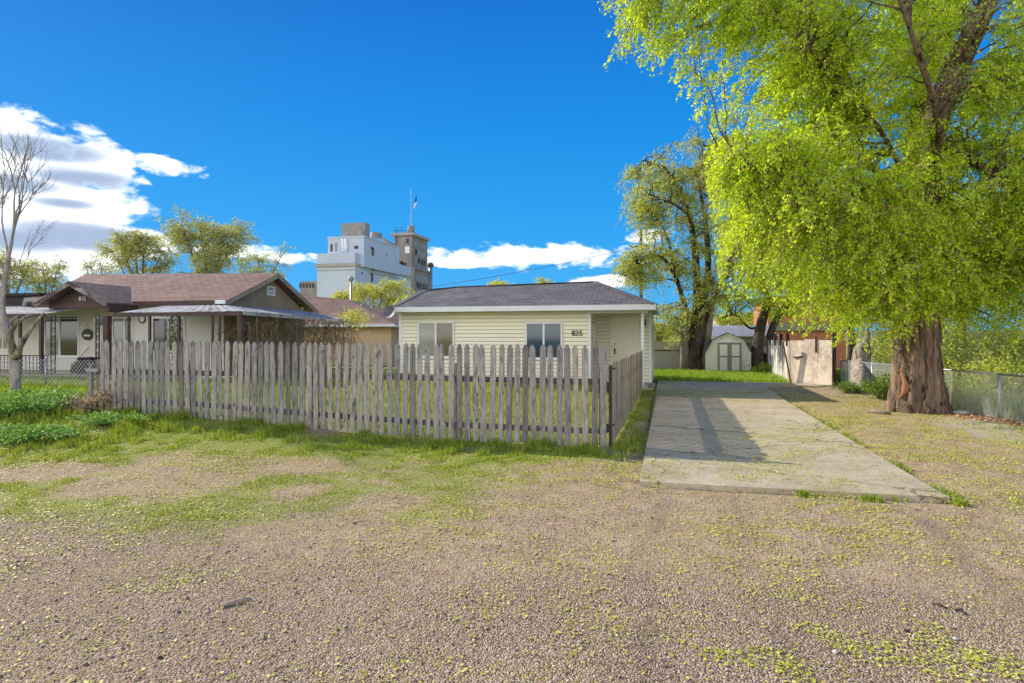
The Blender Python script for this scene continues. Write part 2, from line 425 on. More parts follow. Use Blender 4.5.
def ground_material():
    m, nt, b, o = newmat('gravel_and_dirt')
    v = coords(nt); at = nt.n('ShaderNodeAttribute', attribute_name='mask')
    sp = nt.n('ShaderNodeSeparateColor'); nt.l(at.outputs['Color'], sp.inputs[0])
    gr, gn, tk, pg = sp.outputs[0], sp.outputs[1], sp.outputs[2], at.outputs['Alpha']
    def vor(sc, rnd=1.0):
        vo = nt.n('ShaderNodeTexVoronoi'); vo.inputs['Scale'].default_value = sc; vo.inputs['Randomness'].default_value = rnd
        nt.l(v, vo.inputs['Vector']); return vo
    va = vor(88); vb = vor(150)
    sa = nt.n('ShaderNodeSeparateColor'); nt.l(va.outputs['Color'], sa.inputs[0])
    sb = nt.n('ShaderNodeSeparateColor'); nt.l(vb.outputs['Color'], sb.inputs[0])
    ca = nt.ramp(sa.outputs[0], [(0, (.09, .060, .038)), (.22, (.25, .178, .122)), (.6, (.45, .34, .24)), (.85, (.62, .49, .37)), (1, (.84, .72, .58))])
    cb_ = nt.ramp(sb.outputs[0], [(0, (.21, .147, .095)), (.5, (.43, .315, .22)), (1, (.62, .49, .37))])
    grav = nt.mix(.40, ca, cb_)
    big = noise(nt, v, .9, 5, .6)
    nA = noise(nt, v, 9, 6, .7); nB = noise(nt, v, 70, 4, .7); nC = noise(nt, v, 2.6, 5, .65)
    grav = nt.mix(.55, grav, nt.ramp(big, [(.3, (.72, .68, .66)), (.7, (1.15, 1.1, 1.08))]), 'MULTIPLY')
    dirt = nt.ramp(nC, [(.3, (.29, .19, .105)), (.5, (.42, .295, .18)), (.7, (.54, .41, .27))])
    dirt = nt.mix(.8, dirt, nt.ramp(nB, [(.3, (.62, .62, .62)), (.7, (1.3, 1.3, 1.3))]), 'MULTIPLY')
    dirt = nt.mix(.42, dirt, ca)
    dirt = nt.mix(nt.m('MULTIPLY', nt.step(nA, .52, .66), .45), dirt, (.16, .11, .075))
    gf = nt.step(nt.m('ADD', gr, nt.m('MULTIPLY', nt.m('SUBTRACT', nA, .5), .9)), .25, .75)
    col = nt.mix(gf, dirt, grav)
    # worn tyre tracks and bare soil
    tf = nt.m('MULTIPLY', nt.step(nt.m('ADD', tk, nt.m('MULTIPLY', nt.m('SUBTRACT', nC, .5), .8)), .25, .85), .62)
    col = nt.mix(tf, col, nt.mix(.3, (.19, .13, .09), ca))
    # yellow-green dust of crushed seeds
    nD = noise(nt, v, 1.3, 4, .6); nE = noise(nt, v, 24, 5, .75)
    yf = nt.m('MULTIPLY', nt.m('MULTIPLY', nt.step(nE, .50, .60), nt.step(nD, .37, .58)), .52)
    col = nt.mix(yf, col, (.38, .37, .05))
    # grey stone chips by the tree
    col = nt.mix(nt.step(nt.m('ADD', pg, nt.m('MULTIPLY', nt.m('SUBTRACT', nA, .5), .8)), .35, .8), col, nt.mix(.5, ca, (.50, .47, .44)))
    # moss and low growth
    mossc = nt.ramp(nB, [(.3, (.10, .17, .02)), (.7, (.38, .44, .05))])
    mf = nt.m('MULTIPLY', nt.step(nt.m('ADD', gn, nt.m('MULTIPLY', nt.m('SUBTRACT', nA, .5), 1.1)), .30, .9), .8)
    col = nt.mix(mf, col, mossc)
    nt.l(col, b.inputs['Base Color']); b.inputs['Roughness'].default_value = .95; b.inputs['Specular IOR Level'].default_value = .08
    h = nt.m('ADD', nt.m('MULTIPLY', nt.m('SUBTRACT', 1, va.outputs['Distance']), nt.m('ADD', .35, nt.m('MULTIPLY', gf, .65))), nt.m('MULTIPLY', nB, .5))
    h = nt.m('ADD', h, nt.m('MULTIPLY', nA, 1.2))
    bump(nt, b, h, .02, 1.0)
    return m
ground.data.materials[0] = ground_material()

# driveway slab and walk
def concrete_mat():
    m, nt, b, o = newmat('worn_concrete')
    v = coords(nt)
    n1 = noise(nt, v, 1.1, 5, .6); n2 = noise(nt, v, 90, 4, .75); n3 = noise(nt, v, 7, 5, .65)
    c = nt.ramp(n1, [(.3, (.42, .345, .245)), (.7, (.60, .51, .38))])
    c = nt.mix(.7, c, nt.ramp(n2, [(.3, (.7, .7, .7)), (.7, (1.2, 1.2, 1.2))]), 'MULTIPLY')
    c = nt.mix(nt.m('MULTIPLY', nt.step(noise(nt, v, 30, 5, .75), .52, .62), .45), c, (.36, .34, .08))
    c = nt.mix(nt.m('MULTIPLY', nt.step(n3, .50, .68), .5), c, (.22, .18, .10))
    vd = nt.n('ShaderNodeVectorMath', operation='ADD'); nz_ = nt.n('ShaderNodeTexNoise'); nz_.inputs['Scale'].default_value = 2.5; nz_.inputs['Detail'].default_value = 5
    nt.l(v, nz_.inputs['Vector']); sc_ = nt.n('ShaderNodeVectorMath', operation='SCALE'); sc_.inputs['Scale'].default_value = .5; nt.l(nz_.outputs['Color'], sc_.inputs[0])
    nt.l(v, vd.inputs[0]); nt.l(sc_.outputs[0], vd.inputs[1]); vo = nt.n('ShaderNodeTexVoronoi', feature='DISTANCE_TO_EDGE'); vo.inputs['Scale'].default_value = .34; nt.l(vd.outputs[0], vo.inputs['Vector'])
    crk = nt.m('SUBTRACT', 1, nt.step(vo.outputs['Distance'], .001, .007))
    c = nt.mix(nt.m('MULTIPLY', crk, .7), c, (.07, .06, .04))
    nt.l(c, b.inputs['Base Color']); b.inputs['Roughness'].default_value = .9; b.inputs['Specular IOR Level'].default_value = .15
    bump(nt, b, nt.m('ADD', n2, nt.m('MULTIPLY', n3, 1.5)), .012, .8)
    return m
M['concrete'] = concrete_mat()
JY = [7.16, 11.95, 16.6, 20.2, 22.4]
mb = MB()
for y0, y1 in zip(JY[:-1], JY[1:]):
    e = .02
    zt0, zt1 = float(gz(1, y0)) + .035, float(gz(1, y1)) + .035
    xl0, xl1 = -.37 - .012 * (y0 - 7), -.37 - .012 * (y1 - 7)
    xr = 2.6
    pts = [(xl0, y0 + e, zt0), (xr, y0 + e, zt0), (xr, y1 - e, zt1), (xl1, y1 - e, zt1)]
    if y0 > 19.5:
        pts = [(xl0, y0 + e, zt0), (xr, y0 + e, zt0), (2.75, y0 + .5, zt0 + .02), (3.2, y0 + .8, zt0 + .02), (4.4, y0 + .9, zt1), (4.0, y1 - .4, zt1), (3.0, y1 - e, zt1), (xl1, y1 - e, zt1)]
    mb.prism(pts[::-1], (0, 0, -.16))
drive = tag(mb.build('driveway', 'concrete'), kind='structure')
mb = MB(); z = float(gz(-1, 19.4)) + .05
mb.prism([(-2.4, 18.95, z), (-2.4, 21.0, z), (-.60, 21.0, z), (-.60, 18.95, z)], (0, 0, -.16))
tag(mb.build('walkway', 'concrete'), kind='structure')

# ------------------------------------------------------------------ scatter: grass, seeds, pebbles
def surf(x, y):
    z = gz(x, y)
    return z + ((x > -14) & (x < 9) & (y > 0) & (y < 24)) * ((fbm(x, y, 1.3, 3) - .5) * .035)
def on_drive(x, y):
    return ((x > -.37 - .012 * (y - 7)) & (x < 2.6) & (y > 7.16) & (y < 22.4)) | ((x > -2.4) & (x < -.5) & (y > 18.95) & (y < 21)) | ((x > 2.5) & (x < 4.2) & (y > 21) & (y < 22.3))
def blades(name, x, y, h, w, mat, z=None, lean=.5, parent=None):
    n = len(x)
    if z is None: z = surf(x, y) - .01
    a = RNG.random(n) * 2 * np.pi; l = RNG.random(n) * lean * h; b = RNG.random(n) * 2 * np.pi
    ux, uy = np.cos(a) * w / 2, np.sin(a) * w / 2
    lx, ly = np.cos(b) * l, np.sin(b) * l
    v0 = np.stack([x - ux, y - uy, z], -1); v1 = np.stack([x + ux, y + uy, z], -1)
    v2 = np.stack([x + ux * .8 + lx * .35, y + uy * .8 + ly * .35, z + h * .55], -1); v3 = np.stack([x - ux * .8 + lx * .35, y - uy * .8 + ly * .35, z + h * .55], -1)
    v4 = np.stack([x + lx, y + ly, z + h * .95], -1)
    V = np.stack([v0, v1, v2, v3, v4], 1).reshape(-1, 3); base = np.arange(n)[:, None] * 5
    Fs = np.concatenate([base + np.array([[0, 1, 2]]), base + np.array([[0, 2, 3]]), base + np.array([[3, 2, 4]])])
    return npmesh(name, V, Fs, mat, parent)
def sample(n, x0, x1, y0, y1, dens):
    x = RNG.uniform(x0, x1, n); y = RNG.uniform(y0, y1, n); k = RNG.random(n) < dens(x, y); return x[k], y[k]

# verge in front of the picket fence
def dv(x, y): return grassy(x, y) ** 1.5 * S((fbm(x, y, 2.2, 21) - .30) / .25)
x, y = sample(300000, -15, -.2, 3.6, 9.75, dv)
hh = (.35 + 1.2 * S((fbm(x, y, 4.5, 33, 2) - .3) / .4)) * (.035 + .07 * S((y - 7.6) / 1.5) + .05 * S((-x - 6) / 3)) * RNG.uniform(.5, 1.3, len(x)) * (.6 + .8 * fbm(x, y, 3, 31))
k = RNG.random(len(x)) < np.clip(.25 + (8.0 - y) * .3, .15, .9)
tag(blades('verge_grass', x[~k], y[~k], hh[~k] * .8, .008, 'grass'), 'short green grass growing along the foot of the grey picket fence', 'grass', kind='stuff')
tag(blades('patchy_grass', x[k], y[k], hh[k] * .7, .008, 'grassdry'), 'yellowing patchy grass spreading over the bare gravel verge', 'grass', kind='stuff')
# lawn inside the picket fence
x, y = sample(75000, -13, -1.1, 9.5, 18.9, lambda x, y: (.25 + .6 * S((fbm(x, y, 1.0, 41) - .38) / .2)) * (1 - .7 * S((x + 5) / 3)))
kk = fbm(x, y, .8, 44) + RNG.uniform(-.15, .15, len(x)) > .66
tag(blades('front_lawn', x[~kk], y[~kk], .07 * RNG.uniform(.5, 1.4, (~kk).sum()), .016, 'grassdry'), 'sunlit yellow-green lawn seen between the pickets in front of the cream house', 'lawn', kind='stuff')
x2, y2 = x[kk], y[kk]
# neighbour lawn
x, y = sample(80000, -30, -9.2, 9.3, 16.3, lambda x, y: np.clip(.4 + fbm(x, y, 1, 50), 0, 1) * ((x < -9.3) | (y > 9.6)))
x = np.concatenate([x, x2]); y = np.concatenate([y, y2])
tag(blades('neighbour_lawn', x, y, .11 * RNG.uniform(.5, 1.3, len(x)), .017, 'grass'), 'bright green lawn in front of the brown roofed house', 'lawn', kind='stuff')
# back grass before the shed, strip beside side fence, edges of the drive
x, y = sample(60000, -3, 5.0, 22.3, 29.5, lambda x, y: np.clip(fbm(x, y, 1.5, 61) * 2 - .2, .1, 1))
tag(blades('back_grass', x, y, .19 * RNG.uniform(.4, 1.3, len(x)), .02, 'grassbright'), 'tall bright grass in front of the cream garden shed', 'grass', kind='stuff')
xa, ya = sample(16000, -.93, -.42, 9.0, 18.9, lambda x, y: .6 * np.clip(fbm(x, y, 2, 71) * 3 - 1.2, 0, 1))
def edge(x, y): return .5 * S(1 - np.abs(x - 2.67) / .12) * S((fbm(x, y, 2.6, 77) - .48) / .12)
xb, yb = sample(26000, 2.5, 2.95, 7.0, 19, edge)
xc, yc = sample(12000, 1.2, 3.0, 6.95, 7.2, lambda x, y: S(1 - np.abs(y - 7.08) / .1) * S((fbm(x, y, 2.5, 79) - .5) / .1))
x = np.concatenate([xa, xb, xc]); y = np.concatenate([ya, yb, yc])
tag(blades('edge_grass', x, y, .055 * RNG.uniform(.4, 1.4, len(x)), .009, 'grass'), 'low grass tufts along the edges of the concrete driveway', 'grass', kind='stuff')
# right side weeds under tree and behind the chain link fence
x, y = sample(60000, 2.8, 7.2, 6.5, 22, lambda x, y: S((fbm(x, y, 1.2, 81) - .60) / .06) * .4 * (~on_drive(x, y)) + S((y - 19) / 3) * .12)
tag(blades('side_weeds', x, y, .05 * RNG.uniform(.4, 1.4, len(x)), .009, 'grass'), 'scattered green weeds on the bare dirt between driveway and big tree', 'weeds', kind='stuff')
def fx(y): return 4.95 + (21.8 - y) * .15
x, y = sample(95000, 4.9, 13, 10, 26, lambda x, y: (x > fx(y) + .05) * np.clip(fbm(x, y, .8, 91) * 1.8 - .1, 0.1, 1))
tag(blades('field_grass', x, y, .38 * RNG.uniform(.3, 1.3, len(x)), .016, 'grass'), 'long uncut grass behind the wire fence on the right', 'grass', kind='stuff')

def flakes(name, x, y, z, size, mat, tilt=.5, parent=None, asp=.7):
    n = len(x); a = RNG.random(n) * 2 * np.pi
    u = np.stack([np.cos(a), np.sin(a), RNG.uniform(-tilt, tilt, n)], -1); w = np.stack([-np.sin(a), np.cos(a), RNG.uniform(-tilt, tilt, n)], -1)
    c = np.stack([x, y, z], -1); s_ = (np.asarray(size) * RNG.uniform(.6, 1.4, n))[:, None] / 2
    V = np.stack([c - u * s_, c - w * s_ * asp, c + u * s_, c + w * s_ * asp], 1).reshape(-1, 3)
    return npmesh(name, V, (np.arange(n)[:, None] * 4 + np.arange(4)), mat, parent)
drift = [(gp((812, 632), (870, 655)), .10), (gp((895, 650), (945, 668)), .14), (gp((930, 630), (938, 660)), .10), (gp((985, 662), (1040, 672)), .14), (gp((770, 655), (795, 672)), .10), (gp((716, 655), (760, 660)), .08), (gp((455, 508), (475, 518)), .12), (gp((805, 455), (740, 480)), .25)]
def sd(x, y):
    n = fbm(x, y, 1.1, 13); n2 = fbm(x, y, 5, 15)
    d = .15 + .85 * S((n - .42) / .2) * S((n2 - .34) / .22)
    d = d * (.40 + .60 * S((y - 4.2) / 2)) * (1 - .9 * track(x, y))
    d = d * np.where(x < -2.5, 1.3, .95)
    for l, r in drift: d = d + 1.6 * S(1.3 - linedist(x, y, l) / r)
    return np.clip(d, 0, 1)
x, y = sample(760000, -10, 9, 2.3, 19, sd)
D = -x * sn + y * cs
k = (np.abs((x * cs + y * sn) / D) < .9) & (D > 2.4) & ~((x > -.95) & (x < -.9))
x, y = x[k], y[k]; dr = on_drive(x, y)
kk = ~(dr & (RNG.random(len(x)) < .45)); x, y, dr = x[kk], y[kk], dr[kk]
zz = np.where(dr, gz(1, y) + .042, surf(x, y) + .008)
tag(flakes('fallen_seeds', x, y, zz, .019 + .0004 * np.maximum(y - 5, 0), 'seeds', .35), 'yellow-green elm seeds fallen over gravel and driveway', 'seeds', kind='stuff')
# loose pebbles
n = 42000
x = RNG.uniform(-5.5, 5.5, n * 2); y = RNG.uniform(2.3, 9.5, n * 2)
k = ~on_drive(x, y) & (RNG.random(2 * n) < np.clip(1.4 - y / 7, .1, 1)); x, y = x[k], y[k]
r = .0040 * np.exp(RNG.normal(0, .45, len(x)))
oc = np.array([(1, 0, 0), (0, 1, 0), (-1, 0, 0), (0, -1, 0), (0, 0, .7), (0, 0, -.5)])
A = RNG.random(len(x)) * 6.28; ca, sa = np.cos(A), np.sin(A)
P = oc[None] * r[:, None, None] * RNG.uniform(.6, 1.35, (len(x), 6, 1))
PX = P[..., 0] * ca[:, None] - P[..., 1] * sa[:, None]; PY = P[..., 0] * sa[:, None] + P[..., 1] * ca[:, None]
V = np.stack([PX + x[:, None], PY + y[:, None], P[..., 2] + (surf(x, y) + r * .3)[:, None]], -1).reshape(-1, 3)
fo = np.array([(0, 1, 4), (1, 2, 4), (2, 3, 4), (3, 0, 4), (1, 0, 5), (2, 1, 5), (3, 2, 5), (0, 3, 5)])
tag(npmesh('loose_gravel', V, (np.arange(len(x))[:, None, None] * 6 + fo[None]).reshape(-1, 3), 'pebble'), 'loose pinkish grey gravel stones over the foreground', 'gravel', kind='stuff')
# litter by the right fence
x = RNG.normal(5.9, .35, 900); y = 15.6 - (x - 5.3) * 2 + RNG.normal(0, .5, 900); k = (x > 5.3) & (x < fx(y) + .1); x, y = x[k], y[k]
tag(flakes('leaf_litter', x, y, surf(x, y) + .02, .07, 'litter', .8), 'dry reddish leaf litter heaped at the foot of the wire fence', 'leaf litter', kind='stuff')

# ------------------------------------------------------------------ picket fence
FY = 9.42
def picket_mesh(h, w=.089, t=.019, flat=False, seed=0):
    r = random.Random(seed); j = lambda a: r.uniform(-a, a)
    if flat: prof = [(-w / 2, 0), (w / 2, 0), (w / 2 + j(.002), h + j(.01)), (-w / 2 + j(.002), h + j(.01))]
    else: prof = [(-w / 2, 0), (w / 2, 0), (w / 2 + j(.003), h - .065 + j(.01)), (w * .16, h - .008), (0 + j(.004), h), (-w * .18, h - .01), (-w / 2 + j(.003), h - .06 + j(.01))]
    mb = MB(); mb.prism([(x, -t / 2, z) for x, z in prof], (0, t, 0))
    return mb
fence = thing('picket_fence', (-5, FY, 0), 'long grey weathered picket fence with pointed tops across the front yard', 'fence')
protos = [picket_mesh(1.40 + .012 * i, .080 + .003 * i, seed=i).build('picket', 'picket') for i in range(5)]
for o in protos: o.parent = fence
i = 0; X = -1.0; used = set()
while X > -9.9:
    pi_ = random.randrange(5); z0 = float(gz(X, FY)) * 1.0
    if pi_ not in used and len(used) < 5: o = protos[pi_]; used.add(pi_)
    else: o = protos[pi_].copy(); COL.objects.link(o); o.parent = fence
    top = 1.485 + .065 * (-X - 1) / 8.9 + random.uniform(-.009, .009); h = top - z0 - .015
    o.location = (X + 5 + random.uniform(-.006, .006), -.001 + random.uniform(-.002, .002), z0 + .015)
    o.scale = (1, 1, h / (1.40 + .012 * pi_)); o.rotation_euler = (random.gauss(0, .004), random.gauss(0, .013), random.gauss(0, .05))
    X -= .1285; i += 1
mb = MB()
for zc, hh_ in ((.95, .085), (.235, .085)):
    a = None
    xs = [-.98, -3.3, -5.7, -8.1, -10.0]
    for x0, x1 in zip(xs[:-1], xs[1:]):
        z0 = zc + .05 * (-x0 - 1) / 8.9 + (float(gz(x0, FY)) * .85 if zc < .5 else 0); z1 = zc + .05 * (-x1 - 1) / 8.9 + (float(gz(x1, FY)) * .85 if zc < .5 else 0)
        m2 = MB(); m2.beam((x0 - .002, FY + .032, z0), (x1 + .002, FY + .032, z1), .038, hh_); m2.build('rail', 'rail', fence)
for x0 in (-3.3, -5.7, -8.1, -10.0):
    m2 = MB(); m2.box((x0 - .044, FY + .055, float(gz(x0, FY)) - .1), (x0 + .044, FY + .143, 1.2)); m2.build('post', 'sidewood', fence)

side = thing('board_fence', (-.90, 14, 0), 'brown weathered flat-topped board fence running beside the driveway', 'fence')
sp_ = [picket_mesh(1.19 + .01 * i, .097, .015, flat=True, seed=20 + i).build('board', 'sidewood') for i in range(4)]
for o in sp_: o.parent = side
Y = 9.56; n = 0
while Y < 18.7:
    if n < 4: o = sp_[n]
    else: o = random.choice(sp_).copy(); COL.objects.link(o); o.parent = side
    o.location = (random.uniform(-.002, .002), Y - 14, float(gz(-.9, Y)) + .02); o.scale = (1, 1, (1.2 - float(gz(-.9, Y)) - .02 + random.uniform(-.01, .02)) / 1.2)
    o.rotation_euler = (random.gauss(0, .006), 0, math.pi / 2 + random.gauss(0, .02)); Y += .1285; n += 1
for zc in (.88, .27):
    MB().beam((-.955, 9.5, zc), (-.955, 18.7, zc + .02), .038, .12).build('rail', 'rail', side)
for y0 in (9.50, 12.0, 14.4, 16.8, 18.66):
    MB().box((-1.065, y0 - .044, -.1), (-.978, y0 + .044, 1.16)).build('post', 'rail', side)
m2 = MB(); m2.box((-.93, 9.475, -.05), (-.885, 9.505, 1.19)); m2.build('corner_stake', 'rail', side)
m2 = MB(); m2.box((-.93, 9.44, 1.13), (-.83, 9.472, 1.16)); m2.box((-.93, 9.44, .32), (-.84, 9.472, .345)); m2.build('hinge', 'black', side)

# ------------------------------------------------------------------ cream house
def siding(mb, a, b, z0, z1, n, h=.115, lip=.034):
    """lapped boards from a to b (xy), outward normal n"""
    a = Vector((*a, 0)); b = Vector((*b, 0)); n = Vector((*n, 0)); z = z0
    while z < z1 - .005:
        t = min(z + h, z1)
        p = [a + n * lip + Vector((0, 0, z)), b + n * lip + Vector((0, 0, z)), b + n * .001 + Vector((0, 0, t)), a + n * .001 + Vector((0, 0, t))]
        q = [a + n * .001 + Vector((0, 0, z)), b + n * .001 + Vector((0, 0, z)), b + n * lip + Vector((0, 0, z)), a + n * lip + Vector((0, 0, z))]
        mb.add(p + q, [(0, 1, 2, 3), (4, 5, 6, 7)])
        if t < z1 - .01: mb.add([a + n * .009 + Vector((0, 0, t - .016)), b + n * .009 + Vector((0, 0, t - .016)), b + n * .004 + Vector((0, 0, t)), a + n * .004 + Vector((0, 0, t))], [(0, 1, 2, 3)], 1)  # strip below the lap, its shade given as a second material
        z = t
    return mb
def window(parent, x0, x1, z0, z1, Y, panes, fr='trim', split=True, ft=.05, out=.03, mid=.5, rows=0):
    """window facing -Y at wall plane Y"""
    mb = MB(); y0 = Y - out
    mb.box((x0, y0, z0), (x0 + ft, Y + .01, z1)); mb.box((x1 - ft, y0, z0), (x1, Y + .01, z1))
    mb.box((x0 + ft, y0, z1 - ft), (x1 - ft, Y + .01, z1)); mb.box((x0 + ft, y0, z0), (x1 - ft, Y + .01, z0 + ft))
    xm = x0 + (x1 - x0) * mid
    if split: mb.box((xm - ft * .55, y0 + .002, z0 + ft), (xm + ft * .55, Y + .01, z1 - ft))
    w = mb.build('window', fr, parent)
    rng = [(x0 + ft, xm - ft * .55), (xm + ft * .55, x1 - ft)] if split else [(x0 + ft, x1 - ft)]
    for (a, b), pm in zip(rng, panes):
        MB().box((a, Y - .012, z0 + ft), (b, Y + .005, z1 - ft)).build('pane', pm, w)
    MB().box((x0 - .03, y0 - .025, z0 - .035), (x1 + .03, Y + .01, z0 - .001)).build('sill', fr, w)
    return w

HX0, HX1, PXr = -8.40, -2.42, -.74
HY, DY, HB = 19.0, 20.7, 23.2
house = thing('cream_house', (-5, 21, .2), 'single storey cream sided house with grey hip roof and corner porch, number 825', 'house')
zs, zt = .33, 2.38
mb = MB()
mb.box((HX0 + .001, HY + .002, zs), (HX1 - .002, HY + .12, zt)); mb.box((HX0 + .001, HY + .12, zs), (HX0 + .12, HB - 1.2, zt))
mb.box((HX1 - .12, HY + .12, zs), (HX1 - .002, DY + .002, zt)); mb.box((HX1 - .12, DY + .002, .17), (PXr - .002, DY + .12, zt))
mb.box((PXr - .12, DY + .12, .17), (PXr - .002, HB, zt)); mb.box((HX0, HB - 1.2, zs), (PXr, HB - 1.08, zt))
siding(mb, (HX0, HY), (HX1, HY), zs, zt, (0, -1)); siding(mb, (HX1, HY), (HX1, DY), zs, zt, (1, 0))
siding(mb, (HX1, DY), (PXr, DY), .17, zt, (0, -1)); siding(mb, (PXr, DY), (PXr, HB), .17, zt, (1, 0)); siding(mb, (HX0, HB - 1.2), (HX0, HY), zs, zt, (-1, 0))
mb.build('wall', 'siding', house, mats=['siding', 'lapshade'])
mb = MB(); mb.box((HX0 + .05, HY + .06, -.1), (HX1 - .05, HY + .2, zs + .001)); mb.box((PXr - .2, DY + .03, -.1), (PXr - .03, HB - .1, .171)); mb.box((HX0 + .05, HY + .2, -.1), (HX0 + .2, HB - 1.2, zs + .001)); mb.build('foundation', 'skirt', house)
for (x0, y0, z0) in ((HX0 - .02, HY - .04, zs), (HX1 - .05, HY - .04, zs - .12), (PXr - .05, DY - .04, .17)):
    MB().box((x0, y0, z0), (x0 + .09, y0 + .09, zt)).build('corner_trim', 'trim', house)
MB().box((HX0 - .02, HY - .038, zs - .06), (HX1 + .02, HY + .055, zs - .002)).build('base_trim', 'trim', house)
# porch: slab, post, ceiling
MB().box((HX1 + .02, HY + .02, -.05), (PXr - .02, DY - .02, .2)).build('porch_floor', 'concrete', house)
MB().box((-.95, HY + .0, .2), (-.86, HY + .09, zt)).build('porch_post', 'trim', house)
MB().box((HX1 - .0, HY - .01, zt - .09), (PXr, HY + .1, zt)).build('porch_beam', 'trim', house)
# roof
EX0, EX1, EY0, EY1, EZ = -8.50, -.54, 18.5, 24.3, 2.50
RZ = 3.36; RY = 20.95; RX = -2.55; RL = -7.25
mb = MB()
A = (EX0, EY0, EZ); B = (EX1, EY0, EZ); Ri = (RX, RY, RZ + .02)
L1 = (-8.15, 20.5, 3.18); L2 = (RL, RY, RZ - .06)
mb.add([A, B, Ri, (-5.0, RY, RZ - .03), L2, L1], [(0, 1, 2), (0, 2, 3), (0, 3, 4), (0, 4, 5)])
C_ = (EX1, HB + .4, EZ); Rb = (RX, HB + .4, RZ + .02)
mb.add([B, C_, Rb, Ri], [(0, 1, 2, 3)])
Dq = (-5.0, HB - .6, EZ); mb.add([Ri, Rb, (-4.7, HB + .4, EZ), (-4.7, 23.4, EZ)], [(0, 1, 2), (0, 2, 3)])
Bk = (EX0, 23.4, EZ)
mb.add([A, L1, L2, Bk], [(1, 0, 3), (1, 3, 2)]); mb.add([L2, (-5.0, RY, RZ - .03), Ri, (-4.7, 23.4, EZ), Bk], [(1, 0, 4), (1, 4, 3), (1, 3, 2)])
roof = mb.build('roof', 'roofgrey', house)
# ridge caps
mb = MB(); mb.beam(A, L1, .22, .02); mb.beam((EX1, EY0, EZ + .012), (RX, RY, RZ + .032), .24, .02); mb.beam(L1, L2, .2, .02); mb.beam(L2, (-5.0, RY, RZ - .02), .2, .02); mb.beam((-5.0, RY, RZ - .02), Ri, .2, .02)
mb.build('ridge_cap', 'roofgrey', roof)
# fascia and soffit
mb = MB()
mb.box((EX0, EY0 - .022, EZ - .14), (EX1 + .022, EY0 - .001, EZ + .012)); mb.box((EX1 + .001, EY0, EZ - .14), (EX1 + .022, HB + .4, EZ + .012)); mb.box((EX0 - .022, EY0 - .022, EZ - .14), (EX0 - .001, 23.4, EZ + .012))
mb.build('fascia', 'trim', house)
MB().box((EX0 + .001, EY0 + .001, EZ - .125), (EX1 - .001, HB + .3, EZ - .105)).build('soffit', 'soffit', house)
# windows
def pw(l, r, t, b_, Y):
    return onY(l, t, Y).x, onY(r, t, Y).x, onY((l + r) / 2, b_, Y).z, onY((l + r) / 2, t, Y).z
x0, x1, z0, z1 = pw(418, 454.5, 321.5, 357.5, HY - .02)
window(house, x0, x1, z0, z1, HY - .036, ['glasscurtain', 'oliverefl'])
x0, x1, z0, z1 = pw(525.5, 562.5, 322, 359, HY - .02)
window(house, x0, x1, z0, z1, HY - .036, ['glassblue', 'glassblue'])
# porch side window (faces +X)
w = MB(); yy0, yy1, xx = 19.75, 20.15, HX1 + .012
w.box((xx, yy0, 1.0), (xx + .03, yy0 + .05, 2.0)); w.box((xx, yy1 - .05, 1.0), (xx + .03, yy1, 2.0)); w.box((xx, yy0 + .05, 1.95), (xx + .03, yy1 - .05, 2.0)); w.box((xx, yy0 + .05, 1.0), (xx + .03, yy1 - .05, 1.05))
w = w.build('window', 'trim', house); MB().box((xx - .005, yy0 + .05, 1.05), (xx + .01, yy1 - .05, 1.95)).build('pane', 'glasscurtain', w)
# shuttered side window on right wall
w = MB(); w.box((PXr + .036, 21.4, .95), (PXr + .06, 22.8, 2.1)); w = w.build('window', 'door', house)
m2 = MB()
for k_ in range(14): m2.box((PXr + .061, 21.5, 1.0 + k_ * .075), (PXr + .075, 22.7, 1.04 + k_ * .075))
m2.build('louvre', 'soffit', w)
# front door
dx0, dx1 = onY(612.5, 330, DY).x, onY(637.5, 330, DY).x
dtop = onY(625, 318.5, DY).z
mb = MB(); mb.box((dx0 - .07, DY - .06, .2), (dx0, DY - .001, dtop + .07)); mb.box((dx1, DY - .06, .2), (dx1 + .07, DY - .001, dtop + .07)); mb.box((dx0, DY - .06, dtop), (dx1, DY - .001, dtop + .07))
mb.build('door_frame', 'door', house)
door = MB().box((dx0, DY - .045, .21), (dx1, DY - .002, dtop)).build('door', 'door', house)
dw = dx1 - dx0; mb = MB()
for c0, c1 in ((.12, .45), (.55, .88)):
    for r0, r1 in ((.08, .36), (.42, .76), (.81, .94)):
        X0, X1, Z0, Z1 = dx0 + dw * c0, dx0 + dw * c1, .21 + (dtop - .21) * r0, .21 + (dtop - .21) * r1
        for q in ((X0, Z0, X1, Z0 + .018), (X0, Z1 - .018, X1, Z1), (X0, Z0 + .018, X0 + .018, Z1 - .018), (X1 - .018, Z0 + .018, X1, Z1 - .018)):
            mb.box((q[0], DY - .058, q[1]), (q[2], DY - .044, q[3]))
        mb.box((X0 + .04, DY - .053, Z0 + .04), (X1 - .04, DY - .044, Z1 - .04))
mb.build('door_panel', 'door', door)
mb = MB(); mb.tube([(dx0 + .08, DY - .03, 1.18), (dx0 + .08, DY - .10, 1.18)], .028, 10); mb.build('handle', 'brass', door, True)
MB().tube([(dx0 + .08, DY - .03, 1.38), (dx0 + .08, DY - .055, 1.38)], .026, 10).build('deadbolt', 'brass', door, True)
MB().box((dx0 + .05, DY - .05, 1.05), (dx0 + .115, DY - .031, 1.24)).build('lock_plate', 'black', door)
